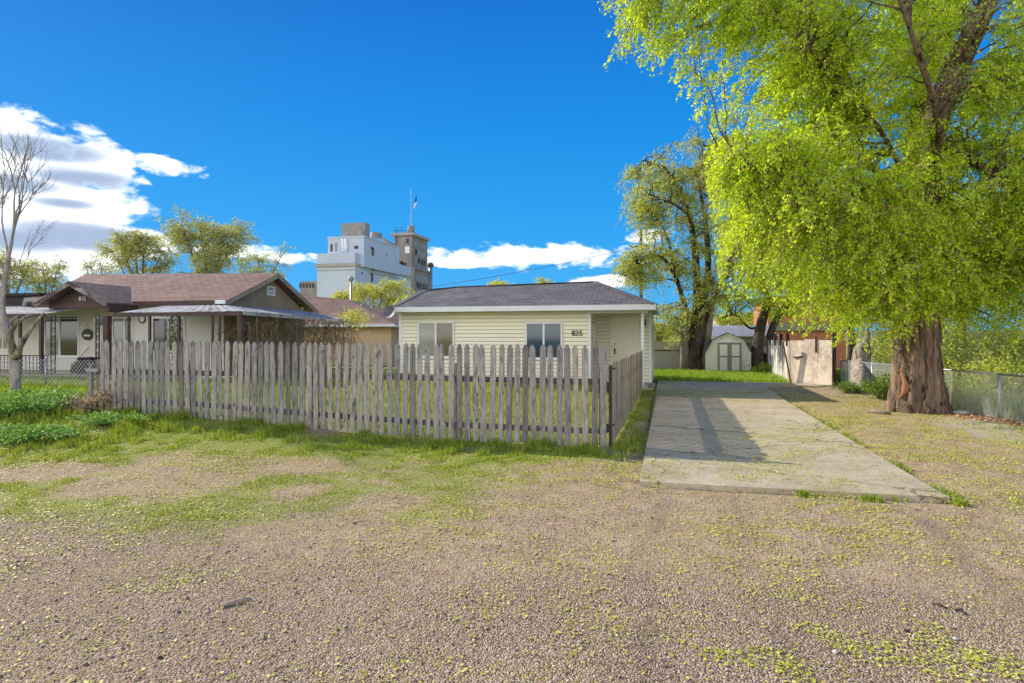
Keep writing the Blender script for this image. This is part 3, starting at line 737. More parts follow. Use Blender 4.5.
# porch lamp
lp = MB().box((-.96, DY - .12, 2.13), (-.9, DY - .002, 2.19)).build('porch_lamp', 'black', house)
MB().tube([(-.93, DY - .1, 2.12), (-.93, DY - .1, 2.0), (-.93, DY - .1, 1.93)], [.05, .06, .03], 8).build('lamp_shade', 'black', lp, True)
text_mesh('house_number', '825', .22, onY(577, 335.5, HY - .05), (math.pi / 2, 0, 0), 'black', house)
# satellite dish
dish = thing('satellite_dish', tuple(pxD(392, 312, 20.4)), 'small grey satellite dish at the left eave of the cream house', 'dish')
c = pxD(391, 312.5, 19.6); mb = MB(); prof = []
ax = Vector((-.35, -.85, .30)).normalized(); u = ax.cross(Vector((0, 0, 1))).normalized(); w = ax.cross(u)
rings = [(0, 0), (.09, .008), (.17, .03), (.25, .07)]
vs = [c]
for r, d in rings[1:]:
    for k_ in range(20): t = k_ * math.pi / 10; vs.append(c + (u * math.cos(t) + w * math.sin(t) * .85) * r + ax * d)
fs = [(0, 1 + k_, 1 + (k_ + 1) % 20) for k_ in range(20)]
for r in range(2):
    for k_ in range(20): a = 1 + r * 20 + k_; b = 1 + r * 20 + (k_ + 1) % 20; fs.append((a, a + 20, b + 20, b))
mb.add(vs, fs); mb.build('reflector', 'dishgrey', dish, True)
MB().tube([c - ax * .02, c - ax * .12, Vector((EX0 + .06, EY0 + .3, 2.45))], .02, 6).build('mount_arm', 'steel', dish)
MB().tube([c - w * .2, c + ax * .3], .01, 5).build('feed_arm', 'steel', dish)

# seeds on the grey roof
n = 420; t = RNG.random(n) ** .8; x = RNG.uniform(-8.3, -2.9, n); y = EY0 + .05 + t * (RY - EY0 - .1)
flk = flakes('roof_seeds', x, y, EZ + (y - EY0) / (RY - EY0) * (RZ - EZ) * .985 + .02, .035, 'seeds', .2)
tag(flk, 'yellow-green seeds scattered on the grey shingle roof', 'seeds', kind='stuff')

# ------------------------------------------------------------------ brown roofed neighbour house
nb = thing('brown_roofed_house', (-18, 19, .4), 'pale stucco house with brown shingle roof, small gabled porch and wrap-around metal awning', 'house')
NX0, NX1 = -25.0, -13.8; NF, NR_ = 17.7, 22.2; ng = .40
mb = MB(); mb.box((NX0, NF, ng - .2), (-20.7, NF + .8, 2.6)); mb.box((-20.699, NF, ng - .2), (NX1, NR_, 2.72)); mb.build('wall', 'stucco', nb)
apx = onX(275.6, 273, -13.5); zf, zr = 2.74, 2.62; Ym = apx.y
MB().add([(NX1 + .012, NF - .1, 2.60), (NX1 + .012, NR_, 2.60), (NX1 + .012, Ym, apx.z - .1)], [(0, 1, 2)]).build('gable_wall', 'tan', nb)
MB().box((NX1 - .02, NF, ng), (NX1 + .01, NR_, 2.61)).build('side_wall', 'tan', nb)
mb = MB(); e0 = (-13.42, 17.3, zf); e1 = (-13.42, 22.55, zr); rp = (-13.42, Ym, apx.z); rl = (-21.7, Ym, 3.98)
f0 = (-21.0, 17.3, zf + .03); f1 = (-21.0, 22.55, zr)
def slab(mb, pts, t=.05):
    n_ = (Vector(pts[1]) - Vector(pts[0])).cross(Vector(pts[2]) - Vector(pts[0])).normalized()
    if n_.z < 0: pts = pts[::-1]
    mb.prism(pts, (0, 0, -t))
slab(mb, [e0, rp, rl, f0]); slab(mb, [e1, rp, rl, f1]); slab(mb, [f0, rl, f1])
nroof = mb.build('roof', 'roofbrown', nb)
mb = MB(); mb.beam(Vector(e0) + Vector((.02, -.03, -.09)), Vector(rp) + Vector((.02, 0, -.09)), .03, .16); mb.beam(Vector(rp) + Vector((.02, 0, -.09)), Vector(e1) + Vector((.02, .03, -.09)), .03, .16); mb.build('rake_board', 'tan', nb)
MB().box((-21.0, 17.26, zf - .15), (-13.42, 17.299, zf - .02)).build('eave_board', 'brown', nb)
MB().box((-13.75, 17.2, zf - .12), (-13.40, 17.255, zf + .0)).build('eave_trim', 'trim', nb)
# gable vent
vp = onX(271, 291, NX1 + .03)
w = MB(); w.box((NX1 + .012, vp.y - .22, vp.z - .16), (NX1 + .05, vp.y + .22, vp.z - .12)); w.box((NX1 + .012, vp.y - .22, vp.z + .12), (NX1 + .05, vp.y + .22, vp.z + .16)); w.box((NX1 + .012, vp.y - .22, vp.z - .12), (NX1 + .05, vp.y - .18, vp.z + .12)); w.box((NX1 + .012, vp.y + .18, vp.z - .12), (NX1 + .05, vp.y + .22, vp.z + .12)); w.box((NX1 + .012, vp.y - .18, vp.z - .02), (NX1 + .045, vp.y + .18, vp.z + .01))
w = w.build('gable_window', 'trim', nb); MB().box((NX1 + .011, vp.y - .18, vp.z - .12), (NX1 + .02, vp.y + .18, vp.z + .12)).build('pane', 'glasscurtain', w)
# vent pipe
MB().tube([(-14.6, 21.9, 2.6), (-14.6, 21.9, 3.15)], .05, 8).build('vent_pipe', 'black', nb, True)
# awning: corrugated sheets
def corr(mb, a, b, c, d, pitch=.16, amp=.006):
    """sheet a-b (high edge) to d-c (low edge), ribs running high to low"""
    a, b, c, d = map(Vector, (a, b, c, d)); n_ = max(2, int((b - a).length / (pitch / 2)))
    base = len(mb.v)
    for i_ in range(n_ + 1):
        t = i_ / n_; up = Vector((0, 0, amp if i_ % 2 else -amp))
        mb.v.append(tuple(a.lerp(b, t) + up)); mb.v.append(tuple(d.lerp(c, t) + up))
    for i_ in range(n_): k_ = base + 2 * i_; mb.f.append((k_, k_ + 1, k_ + 3, k_ + 2)); mb.mi.append(0)
AX, AY = -11.5, 15.5
mb = MB(); corr(mb, (-15.7, 17.45, 2.62), (-13.6, 17.45, 2.62), (AX, AY, 2.31), (-15.7, AY, 2.31)); corr(mb, (-13.6, 17.45, 2.62), (-13.6, 21.6, 2.60), (AX, 21.4, 2.22), (AX, AY, 2.31))
corr(mb, (-27, 17.45, 2.62), (-18.3, 17.45, 2.62), (-18.3, AY, 2.31), (-27, AY, 2.31))
mb.build('awning', 'awning', nb)
mb = MB(); mb.beam((-15.8, AY - .02, 2.24), (AX, AY - .02, 2.24), .05, .1); mb.beam((-27, AY - .02, 2.24), (-18.3, AY - .02, 2.24), .05, .1); mb.build('awning_beam', 'brown', nb)
MB().beam((AX + .02, AY, 2.25), (AX + .02, 21.4, 2.16), .05, .09).build('awning_edge', 'awning', nb)
# gabled porch
GY = 16.2; gl, gr_, gt = (-19.55, GY, 2.67), (-16.78, GY, 2.67), (-18.20, GY, 3.33)
mb = MB(); bk = 18.9
slab(mb, [gl, gt, (gt[0], bk, gt[2]), (gl[0], bk, gl[2])]); slab(mb, [gr_, gt, (gt[0], bk, gt[2]), (gr_[0], bk, gr_[2])])
mb.build('porch_roof', 'roofbrown', nb)
mb = MB(); mb.beam(Vector(gl) + Vector((-.03, -.02, -.09)), Vector(gt) + Vector((0, -.02, -.07)), .03, .14); mb.beam(Vector(gt) + Vector((0, -.021, -.07)), Vector(gr_) + Vector((.03, -.021, -.09)), .03, .14); mb.build('porch_fascia', 'peel', nb)
MB().prism([(gl[0] + .3, GY + .35, 2.68), (gr_[0] - .3, GY + .35, 2.68), (gt[0], GY + .35, 3.2)], (0, .04, 0)).build('porch_gable_panel', 'brown', nb)
MB().box((gl[0] + .15, GY + .33, 2.5), (gr_[0] - .15, GY + .45, 2.68)).build('porch_beam', 'brown', nb)
MB().box((gr_[0] - .1, GY + .1, 2.36), (gr_[0] - .02, 17.4, 2.64)).build('porch_side_panel', 'brown', nb)
text_mesh('house_number', '815', .19, Vector((-18.05, GY + .32, 2.74)), (math.pi / 2, 0, 0), 'numwhite', nb)
MB().box((-26, AY - .1, ng - .2), (-12, 17.7, ng + .08)).build('porch_floor', 'concrete', nb)
for px_, wd in ((19, .07), (40, .09), (105, .16), (128, .05), (149, .06), (178, .07), (212, .05), (219, .05), (239, .13)):
    p = onY(px_, 330, AY); MB().box((p.x - wd / 2, AY + .0, ng), (p.x + wd / 2, AY + wd, 2.22)).build('porch_post', 'brown', nb)
def scroll_post(px_, wd):
    p = onY(px_, 330, AY - .05); mb = MB()
    for s_ in (-1, 1): mb.box((p.x + s_ * wd / 2 - .012, AY - .06, ng), (p.x + s_ * wd / 2 + .012, AY - .035, 2.25))
    z_ = ng + .1
    while z_ < 2.1:
        pts = [Vector((p.x + math.cos(t) * wd * .38 * (1 - t / 14), AY - .047, z_ + .11 + math.sin(t) * .1 * (1 - t / 14))) for t in np.linspace(0, 9, 14)]
        mb.tube(pts, .009, 4); z_ += .24
    mb.build('scroll_post', 'black', nb)
scroll_post(53, .16); scroll_post(97.5, .12)
# iron railing
mb = MB(); x_a, x_b = onY(-40, 360, AY).x, onY(47, 360, AY).x
mb.box((x_a, AY + .05, 1.02), (x_b, AY + .08, 1.05)); mb.box((x_a, AY + .05, .56), (x_b, AY + .08, .58))
x_ = x_a
while x_ < x_b: mb.box((x_, AY + .058, .48), (x_ + .018, AY + .074, 1.03)); x_ += .14
mb.build('railing', 'black', nb)
WY = NF - .02
x0, x1, z0, z1 = pw(44, 79, 315, 357, WY); window(nb, x0, x1, z0, z1, WY + .02, ['glasscurtain', 'glassdark'], mid=.45, ft=.06)
x0, x1, z0, z1 = pw(112, 133, 317, 352, WY); window(nb, x0, x1, z0, z1, WY + .02, ['glasscurtain', 'oliverefl'], mid=.6)
x0, x1, z0, z1 = pw(152, 185, 317, 352, WY); window(nb, x0, x1, z0, z1, WY + .02, ['glassdark', 'glassdark'])
x0, x1, z0, z1 = pw(-8, 14, 322, 350, WY); window(nb, x0, x1, z0, z1, WY + .02, ['glasscurtain', 'glasscurtain'])
# side windows of the neighbour, behind the vine
for yc in (18.4, 19.6):
    w = MB(); w.box((NX1 + .011, yc - .04, 1.0), (NX1 + .05, yc + .04, 2.1)); w.box((NX1 + .011, yc + .45, 1.0), (NX1 + .05, yc + .53, 2.1)); w.box((NX1 + .011, yc + .04, 2.03), (NX1 + .05, yc + .45, 2.1)); w = w.build('window', 'trim', nb)
    MB().box((NX1 + .011, yc + .04, 1.0), (NX1 + .025, yc + .45, 2.03)).build('pane', 'glassdark', w)
# things on the porch
sg = onY(87, 334, NF - .05); sign = thing('hanging_sign', tuple(sg), 'oval dark sign hanging on the pale wall beside the big porch window', 'sign')
mb = MB(); n_ = 20; mb.prism([(sg.x + .22 * math.cos(t), NF - .05, sg.z - .02 + .19 * math.sin(t)) for t in [k_ * 2 * math.pi / n_ for k_ in range(n_)]], (0, .03, 0)); mb.build('plaque', 'black', sign)
MB().box((sg.x - .13, NF - .056, sg.z - .08), (sg.x + .13, NF - .051, sg.z - .02)).build('painted_band', 'trim', sign)
MB().tube([sg + Vector((-.14, 0, .13)), sg + Vector((0, 0, .34)), sg + Vector((.14, 0, .13))], .006, 5).build('hanger', 'steel', sign)
b0 = G(81, 374); b0.z = ng + .1; bx_ = onY(88, 347, NF - .06)
br = thing('broom', (bx_.x - .25, NF - .3, ng + .08), 'broom leaning on the pale wall under the oval sign', 'broom')
MB().tube([(bx_.x - .28, NF - .35, ng + .3), (bx_.x, NF - .02, bx_.z)], .014, 6).build('stick', 'woodlight', br)
MB().prism([(bx_.x - .36, NF - .42, ng + .09), (bx_.x - .2, NF - .42, ng + .09), (bx_.x - .25, NF - .40, ng + .32), (bx_.x - .31, NF - .40, ng + .32)], (0, .05, 0)).build('bristles', 'twigdry', br)
wk = onY(142, 319, NF - .03); ck = thing('wall_plate', tuple(wk), 'small round decorative plate hanging between the two right-hand porch windows', 'plate')
for r_, m_, d_ in ((.15, 'brass', 0), (.10, 'numwhite', .01)):
    MB().prism([(wk.x + r_ * math.cos(t), NF - .03 - d_, wk.z + r_ * math.sin(t)) for t in [k_ * math.pi / 8 for k_ in range(16)]], (0, .029, 0)).build('rim' if d_ == 0 else 'face', m_, ck)
ln = onY(98.5, 321, AY + .35); la = thing('porch_lantern', tuple(ln), 'round grey lantern hanging under the porch roof by the dark post', 'lantern')
mb = MB(); mb.tube([ln + Vector((0, 0, .13)), ln + Vector((0, 0, .08)), ln, ln + Vector((0, 0, -.1)), ln + Vector((0, 0, -.14))], [.03, .11, .14, .11, .03], 12); mb.build('globe', 'millbox', la, True)
MB().tube([ln + Vector((0, 0, .13)), (ln.x, ln.y, 2.45)], .006, 4).build('chain', 'black', la)
lg = onY(92, 371, 16.4); wp = thing('firewood_pile', (lg.x, 16.4, ng + .08), 'dark heap of firewood stacked on the porch beside the broom', 'firewood')
r_ = random.Random(3)
for row in range(4):
    for k_ in range(7 - row):
        x_ = lg.x - .42 + k_ * .14 + row * .07; z_ = ng + .15 + row * .12
        MB().tube([(x_, 16.1 + r_.uniform(-.05, .05), z_), (x_, 16.65 + r_.uniform(-.05, .05), z_)], r_.uniform(.055, .07), 7).build('log', 'barkdark', wp)

# dry vine under the awning
vine = thing('dry_vine', (-11.6, 19, .3), 'tangled dry brown vine hanging under the metal awning edge', 'vine')
VV = []; FF = []
mb = MB(); r_ = random.Random(9)
for k_ in range(900):
    y0 = r_.uniform(15.9, 22.0); x0 = r_.uniform(-12.6, -11.35); z0 = r_.uniform(1.4, 2.3) if r_.random() < .8 else r_.uniform(.5, 1.6)
    p = Vector((x0, y0, z0)); d = Vector((r_.uniform(-.4, .6), r_.uniform(-1, 1), r_.uniform(-.6, .4))); pts = [p]
    for s_ in range(4):
        d += Vector((r_.uniform(-.5, .5), r_.uniform(-.6, .6), r_.uniform(-.7, .25))); p = p + d.normalized() * r_.uniform(.1, .26)
        p.x = min(p.x, -11.2); p.z = min(p.z, 2.32); pts.append(p)
    mb.tube(pts, [.009, .008, .007, .005, .003], 3, False)
for k_ in range(6):
    y0 = 16.2 + k_; mb.tube([(-11.7, y0, .3), (-11.6, y0 + .1, 1.2), (-11.5, y0 - .1, 2.2)], [.03, .022, .015], 5)
mb.build('stems', 'twigdry', vine, uv=False)
n = 900; x = RNG.uniform(-11.8, -11.2, n); y = RNG.normal(21.9, .45, n); z = 2.3 + RNG.normal(0, .16, n)
flakes('leaves', x, y, z, .07, 'leaf_lime', 1.0, vine)
n = 350; flakes('ivy_leaves', RNG.uniform(-14.1, -13.7, n), RNG.normal(15.7, .08, n), RNG.uniform(.6, 2.2, n), .07, 'leaf_dark', 1.0, vine)

# ------------------------------------------------------------------ other buildings
def pbox(parent, name, mat, pl, pr, ptop, Y, pfar, zbot=0):
    """box whose front is on plane Y between pixels pl..pr and whose right side recedes to pfar; returns extents"""
    a = onY(pl, ptop, Y); b = onY(pr, ptop, Y); c_ = onX(pfar, ptop, b.x)
    MB().box((a.x, Y, zbot), (b.x, c_.y, b.z)).build(name, mat, parent)
    return a.x, b.x, c_.y, b.z
# peach rear house
rh = thing('peach_house', (-16, 30, .3), 'peach stucco house with faded brown hip roof behind the vine', 'house')
RX1 = -12.0; MB().box((-24, 26.2, -.2), (RX1, 32, 2.2)).build('wall', 'peach', rh)
mb = MB(); E0, E1, E2, E3 = (-24.4, 25.8, 2.24), (RX1 + .35, 25.8, 2.13), (RX1 + .35, 32.4, 2.13), (-24.4, 32.4, 2.24)
ra, rb_ = (-21.0, 29, 3.95), (-15.6, 29, 3.45)
slab(mb, [E0, E1, rb_, ra]); slab(mb, [E1, E2, rb_]); slab(mb, [E2, E3, ra, rb_]); slab(mb, [E3, E0, ra]); mb.build('roof', 'roofbrown', rh)
mb = MB(); mb.box((-24.4, 25.76, 2.05), (RX1 + .35, 25.79, 2.16)); mb.box((RX1 + .351, 25.76, 2.03), (RX1 + .38, 32.4, 2.12)); mb.build('fascia', 'trim', rh)
# white outbuilding between the houses
wo = thing('white_outbuilding', (-10.3, 29, 0), 'small white lapped outbuilding glimpsed between the peach and cream houses', 'shed')
mb = MB(); mb.box((-11.5, 29, -.2), (-8.5, 32, 1.95)); siding(mb, (-11.5, 28.99), (-8.5, 28.99), .1, 1.95, (0, -1), .16, .02); mb.build('wall', 'trim', wo)
mb = MB(); slab(mb, [(-11.8, 28.7, 1.95), (-8.2, 28.7, 1.95), (-8.2, 32.2, 2.25), (-11.8, 32.2, 2.25)]); mb.build('roof', 'roofgrey', wo)
# dark house at far left
dh = thing('dark_roofed_house', (-32, 20, .4), 'low house with dark blue-black roof at the left edge behind the bare tree', 'house')
q0, q1 = onY(-60, 298, 18.6), onY(36, 298, 18.6)
mb = MB(); mb.box((q0.x, 18.6, .2), (q1.x + .3, 24, 2.75)); mb.build('wall', 'glassblue', dh)
mb = MB(); zt_ = onY(20, 293, 18.3).z; mb.box((q0.x - .3, 18.3, zt_ - .09), (q1.x + .5, 24.3, zt_)); mb.box((q0.x, 18.45, 2.75), (q1.x + .35, 24, zt_ - .091)); mb.build('roof', 'skirt', dh)
mb = MB(); p = onY(25, 300, 18.5); mb.tube([(p.x, 18.5, p.z - .3), (p.x + .1, 18.5, p.z), (p.x + .5, 18.5, p.z + .02), (p.x + 1.3, 18.5, p.z + .0)], .12, 8); mb.build('duct', 'millbox', dh, True)

# mill
mill = thing('grain_mill', (-100, 190, 0), 'tall pale painted mill building with stepped blocks and grey rooftop box', 'mill')
MYc = 180
ax0, ax1, ayf, azt = pbox(mill, 'lower_block', 'mill', 317, 355, 252.4, MYc, 411)
# cornices
mb = MB(); zc_ = onY(355, 264.5, MYc).z
mb.box((ax0 - .6, MYc - .6, zc_ - .45), (ax1 + .5, MYc - .002, zc_ + .45)); mb.box((ax1 + .002, MYc - .001, zc_ - .25), (ax1 + .5, ayf, zc_ + .25)); mb.build('cornice', 'milltrim', mill)
z2 = onY(355, 269.5, MYc).z
mb = MB(); mb.box((ax0, MYc - .2, z2 - .1), (ax1, MYc - .01, z2 + .1)); y2a = onX(369, 270, ax1).y; y2b = onX(399, 270, ax1).y
mb.box((ax1 + .002, y2a, z2 - .15), (ax1 + .25, y2b, z2 + .15)); mb.build('string_course', 'milltrim', mill)
ux0, ux1, uyf, uzt = pbox(mill, 'upper_block', 'mill', 328, 364, 237.2, MYc + 3, 399.5, azt - 4)
mb = MB(); mb.box((ux0 - .2, MYc + 2.8, uzt - .01), (ux1 + .2, uyf + .2, uzt + .5)); mb.build('parapet', 'mill', mill)
bx0, bx1, byf, bzt = pbox(mill, 'rooftop_box', 'millbox', 341.5, 364.5, 222.3, MYc + 5, 369.7, uzt + .5)
mb = MB(); x_ = bx0
while x_ < bx1: mb.box((x_, MYc + 4.9, uzt + .5), (x_ + .3, MYc + 5.01, bzt)); x_ += .8
y_ = MYc + 5
while y_ < byf: mb.box((bx1 - .01, y_, uzt + .5), (bx1 + .1, y_ + .3, bzt)); y_ += 1.2
mb.build('cladding_rib', 'millbox', mill)
def mwin(px_, py_, wpx, hpx, side=True, mat='windark', blk=None):
    if side:
        X_ = ax1 if blk is None else blk
        p = onX(px_, py_, X_ + .05); D_ = -p.x * sn + p.y * cs; h_ = hpx / F * D_; w_ = wpx / F * D_ * 1.6
        MB().box((X_ - .05, p.y - w_ / 2, p.z - h_ / 2), (X_ + .06, p.y + w_ / 2, p.z + h_ / 2)).build('window', mat, mill)
    else:
        Y_ = MYc + 3 if blk is None else blk
        p = onY(px_, py_, Y_ - .05); D_ = -p.x * sn + p.y * cs; h_ = hpx / F * D_; w_ = wpx / F * D_
        MB().box((p.x - w_ / 2, Y_ - .06, p.z - h_ / 2), (p.x + w_ / 2, Y_ + .05, p.z + h_ / 2)).build('window', mat, mill)
for q in ((366.5, 257.5, 1.2, 1.4), (389, 267.6, 1.6, 1.8), (362.3, 273, 1.6, 1.9)): mwin(*q)
mwin(386.8, 254.6, 1.5, 1.6, True, 'windark', ux1)
for q in ((331.3, 247.6, 2.6, 8), (336.2, 247, 3.2, 8.5)): mwin(*q, False, 'millbox')
mwin(331.6, 247.8, 1.8, 7, False, 'windark', MYc + 2.93); mwin(356.2, 247.2, 5.2, 4.0, False, 'milltrim'); mwin(356.2, 247.3, 3.6, 2.6, False, 'windark', MYc + 2.93)
# downpipes
mb = MB()
for px_, t_, b_, X_ in ((373, 248, 255.5, ux1), (373, 264, 270.5, ax1), (372.3, 274, 281.5, ax1)):
    p = onX(px_, t_, X_ + .3); q = onX(px_, b_, X_ + .3); mb.tube([(X_ + .3, p.y - 1, p.z), (X_ + .3, p.y, p.z), (X_ + .3, p.y, q.z)], .28, 6)
mb.build('downpipe', 'windark', mill)
mb = MB(); 
for px_ in (343, 346): p = onY(px_, 243, MYc + 2.6); mb.tube([(p.x, MYc + 2.6, azt), (p.x, MYc + 2.6, uzt - .4)], .55, 8)
mb.build('silo_pipe', 'trim', mill, True)
# roof ducts
mb = MB(); p0 = onX(379, 238, ux1 - 1.5); p1 = onX(388, 240, ux1 - 1.5); 
mb.tube([(ux1 - 2, p0.y - 3, uzt), (ux1 - 2, p0.y - 3, uzt + 2.4), (ux1 - 2, p0.y + 1, uzt + 2.8)], 1.1, 8)
mb.tube([(ux1 - 2, p0.y + 1, uzt + 2.6), (ux1 - 2, p0.y + 14, uzt + .8)], .6, 8); mb.build('roof_duct', 'milltrim', mill, True)
MB().tube([(ux1 - 2, p0.y - 12, uzt), (ux1 - 2, p0.y - 12, uzt + 2.4)], .9, 8).build('roof_vent', 'milltrim', mill, True)
# concrete tower
tw = thing('concrete_tower', (-120, 240, 0), 'grey-brown concrete elevator tower beside the pale mill, with flagpole cap', 'tower')
TY = 232
tx0, tx1, tyf, tzt = pbox(tw, 'shaft', 'tower', 394, 412, 235, TY, 427.3)
lx0, lx1, lyf, lzt = pbox(tw, 'lower_wing', 'tower', 393.5, 414.0, 268.5, TY - 3, 430.8)
mb = MB(); mb.box((tx0 - .9, TY - .9, tzt - .1), (tx1 + .9, tyf + .9, tzt + .9)); mb.build('roof_slab', 'milltrim', tw)
mb = MB(); mb.box((lx0 - .3, TY - 3.3, lzt - .3), (lx1 + .5, lyf + .3, lzt + .5)); mb.build('wing_cornice', 'tower', tw)
for r_i in range(4):
    for px_ in (416.2, 418.8, 421.8, 424.3):
        p = onX(px_, 243.5 + r_i * 8.0 + (px_ - 416) * .45, tx1); 
        if p.z < lzt + 1.5: continue
        MB().box((tx1 - .05, p.y - .95, p.z - 1.0), (tx1 + .08, p.y + .95, p.z + 1.0)).build('window', 'millbox' if (r_i + int(px_)) % 3 else 'windark', tw)
for px_ in (417.5, 420.2, 423.5, 426.2):
    for r_i in range(3):
        p = onX(px_, 277.5 + r_i * 7.5 + (px_ - 417) * .3, lx1)
        MB().box((lx1 - .05, p.y - 1.0, p.z - 1.1), (lx1 + .08, p.y + 1.0, p.z + 1.1)).build('window', 'windark' if r_i == 1 else 'millbox', tw)
for px_, py_, w_ in ((407.5, 241, 2.2), (415.2, 253, 1.4), (401, 263, 4), (397, 256, 3), (404, 264.5, 5)):
    p = onY(px_, py_, TY); MB().box((p.x - w_ * .2, TY - .1, p.z - .8), (p.x + w_ * .2, TY + .05, p.z + .8)).build('window', 'windark', tw)
p = onY(407.3, 249.8, TY); MB().box((p.x - .9, TY - .12, p.z - 1.3), (p.x + .9, TY + .04, p.z + 1.3)).build('white_panel', 'trim', tw)
p = onY(410.5, 232, TY + 2); q = onY(410.5, 227, TY + 2); MB().tube([(p.x, TY + 2.6, tzt + .8), (p.x, TY + 2.6, q.z + .3)], 1.35, 12).build('cap_turret', 'tower', tw, True)
mb = MB(); mb.tube([(p.x - 1.6, TY + 2.6, q.z + .4), (p.x + 1.6, TY + 2.6, q.z + .4)], .15, 6); mb.build('turret_rim', 'milltrim', tw)
mb = MB()
for k_ in range(9):
    t = k_ / 8; x_ = tx0 + (tx1 - tx0) * .75 * t; mb.tube([(x_, TY - .6, tzt + .9), (x_, TY - .6, tzt + 1.9)], .06, 4)
mb.tube([(tx0, TY - .6, tzt + 1.9), (tx0 + (tx1 - tx0) * .75, TY - .6, tzt + 1.9)], .07, 4); mb.tube([(tx1 - 6, TY - .8, lzt), (tx1 - 6, TY - .8, tzt + 2.8), (tx1 - 3.5, TY - .8, tzt + 2.8)], .14, 5); mb.build('roof_railing', 'black', tw)
fpx = p.x; ftop = onY(409.8, 188, TY + 2.6).z
fp = thing('flagpole', (fpx, TY + 2.6, q.z + .4), 'thin flagpole with limp striped flag on top of the concrete tower', 'flagpole')
MB().tube([(fpx, TY + 2.6, q.z + .3), (fpx, TY + 2.6, ftop)], [.17, .08], 6).build('pole', 'steel', fp)
def flagpart(nm, m_, pts): MB().prism([(fpx + a, TY + 2.6 + b * .1, b) for a, b in pts], (0, .12, .0)).build(nm, m_, fp)
za = onY(409.8, 193, TY + 2.6).z; zb = onY(409.8, 208, TY + 2.6).z; hz_ = za - zb
flagpart('flag_canton', 'blueflag', [(-.05, za), (-.05, za - hz_ * .4), (-.9, za - hz_ * .5), (-.6, za - hz_ * .15)])
flagpart('flag_stripe', 'whiteflag', [(-.05, za - hz_ * .4), (-.05, za - hz_ * .55), (-1.3, za - hz_ * .95), (-.9, za - hz_ * .5)])
flagpart('flag_stripe', 'redflag', [(-.05, za - hz_ * .55), (-.8, za - hz_ * .8), (-1.6, zb), (-1.3, za - hz_ * .95)])
ck_ = thing('steel_flue', tuple(onY(430.6, 300, TY + 20)), 'slim grey flue with brown cap right of the concrete tower', 'flue')
p = onY(430.7, 267, TY + 20); MB().tube([(p.x, TY + 20, 0), (p.x, TY + 20, p.z)], .75, 10).build('shaft', 'steel', ck_, True)
MB().tube([(p.x, TY + 20, p.z), (p.x, TY + 20, p.z + 1.4), (p.x, TY + 20, p.z + 1.9)], [1.3, 1.2, .4], 10).build('cap', 'rust', ck_, True)
fb = thing('far_factory', tuple(onY(306, 300, 200)), 'low grey windowed factory block to the left of the mill', 'building')
fx0, fx1, fyf, fzt = pbox(fb, 'wall', 'tower', 300, 318, 281, 205, 330)
for k_ in range(5):
    p = onY(300.5 + k_ * 3.2, 285.6, 205); MB().box((p.x - .4, 204.9, p.z - .8), (p.x + .4, 205.05, p.z + .8)).build('window', 'windark', fb)

# right hand side buildings
bk_ = thing('brick_building', (8, 46, 0), 'orange brick building behind the chipboard fence', 'building')
a = onY(768, 300, 46); b = onY(846, 300, 46)
MB().box((a.x, 46, -.5), (b.x, 54, 4.0)).build('wall', 'brick', bk_)
zl = onY(790, 331, 45.9).z; MB().box((a.x - .01, 45.8, zl), (b.x, 45.98, zl + .55)).build('faded_band', 'tan', bk_)
mb = MB(); mb.box((a.x - .2, 45.75, 4.0), (b.x + .2, 54, 4.3)); mb.build('roof', 'skirt', bk_)
gb = thing('grey_roofed_garage', (4, 40, 0), 'low garage with pale grey metal roof behind the garden shed', 'garage')
a = onY(717, 330, 38); b = onY(772, 330, 38); z0_ = onY(745, 336, 38).z; z1_ = onY(745, 327, 41).z
MB().box((a.x, 38, -.3), (b.x, 45, z0_)).build('wall', 'tower', gb)
mb = MB(); slab(mb, [(a.x - .3, 37.6, z0_), (b.x + .3, 37.6, z0_), (b.x + .3, 41.5, z1_ + .1), (a.x - .3, 41.5, z1_ + .1)]); slab(mb, [(a.x - .3, 41.5, z1_ + .1), (b.x + .3, 41.5, z1_ + .1), (b.x + .3, 45.4, z0_), (a.x - .3, 45.4, z0_)]); mb.build('roof', 'millbox', gb)
# block wall behind tree
bw = thing('rendered_wall', (-.5, 29.5, 0), 'low grey rendered wall with dark cap band left of the old tree', 'wall')
a = onY(650, 360, 28.6); b = onY(682, 360, 28.6)
MB().box((a.x - 3, 28.6, -.1), (b.x, 28.8, onY(666, 351, 28.6).z)).build('lower_panel', 'block', bw)
zz_ = onY(666, 351, 28.6).z; MB().box((a.x - 3, 28.57, zz_), (b.x, 28.8, zz_ + .05)).build('band', 'brown', bw); MB().box((a.x - 3, 28.62, zz_ + .05), (b.x, 28.8, zz_ + .4)).build('upper_panel', 'block', bw)
wf = thing('dark_wood_fence', (2, 31.5, 0), 'dark stained wooden fence running behind the garden shed', 'fence')
mb = MB(); x_ = .2
while x_ < 5.6: mb.box((x_, 31.5, -.1), (x_ + .14, 31.52, 1.35 + random.uniform(-.03, .03))); x_ += .15
mb.build('boards', 'rail', wf); MB().box((.2, 31.52, 1.0), (5.6, 31.56, 1.08)).build('rail', 'rail', wf)
for x_ in (.3, 2.9, 5.5): MB().box((x_, 31.53, -.1), (x_ + .09, 31.62, 1.4)).build('post', 'rail', wf)

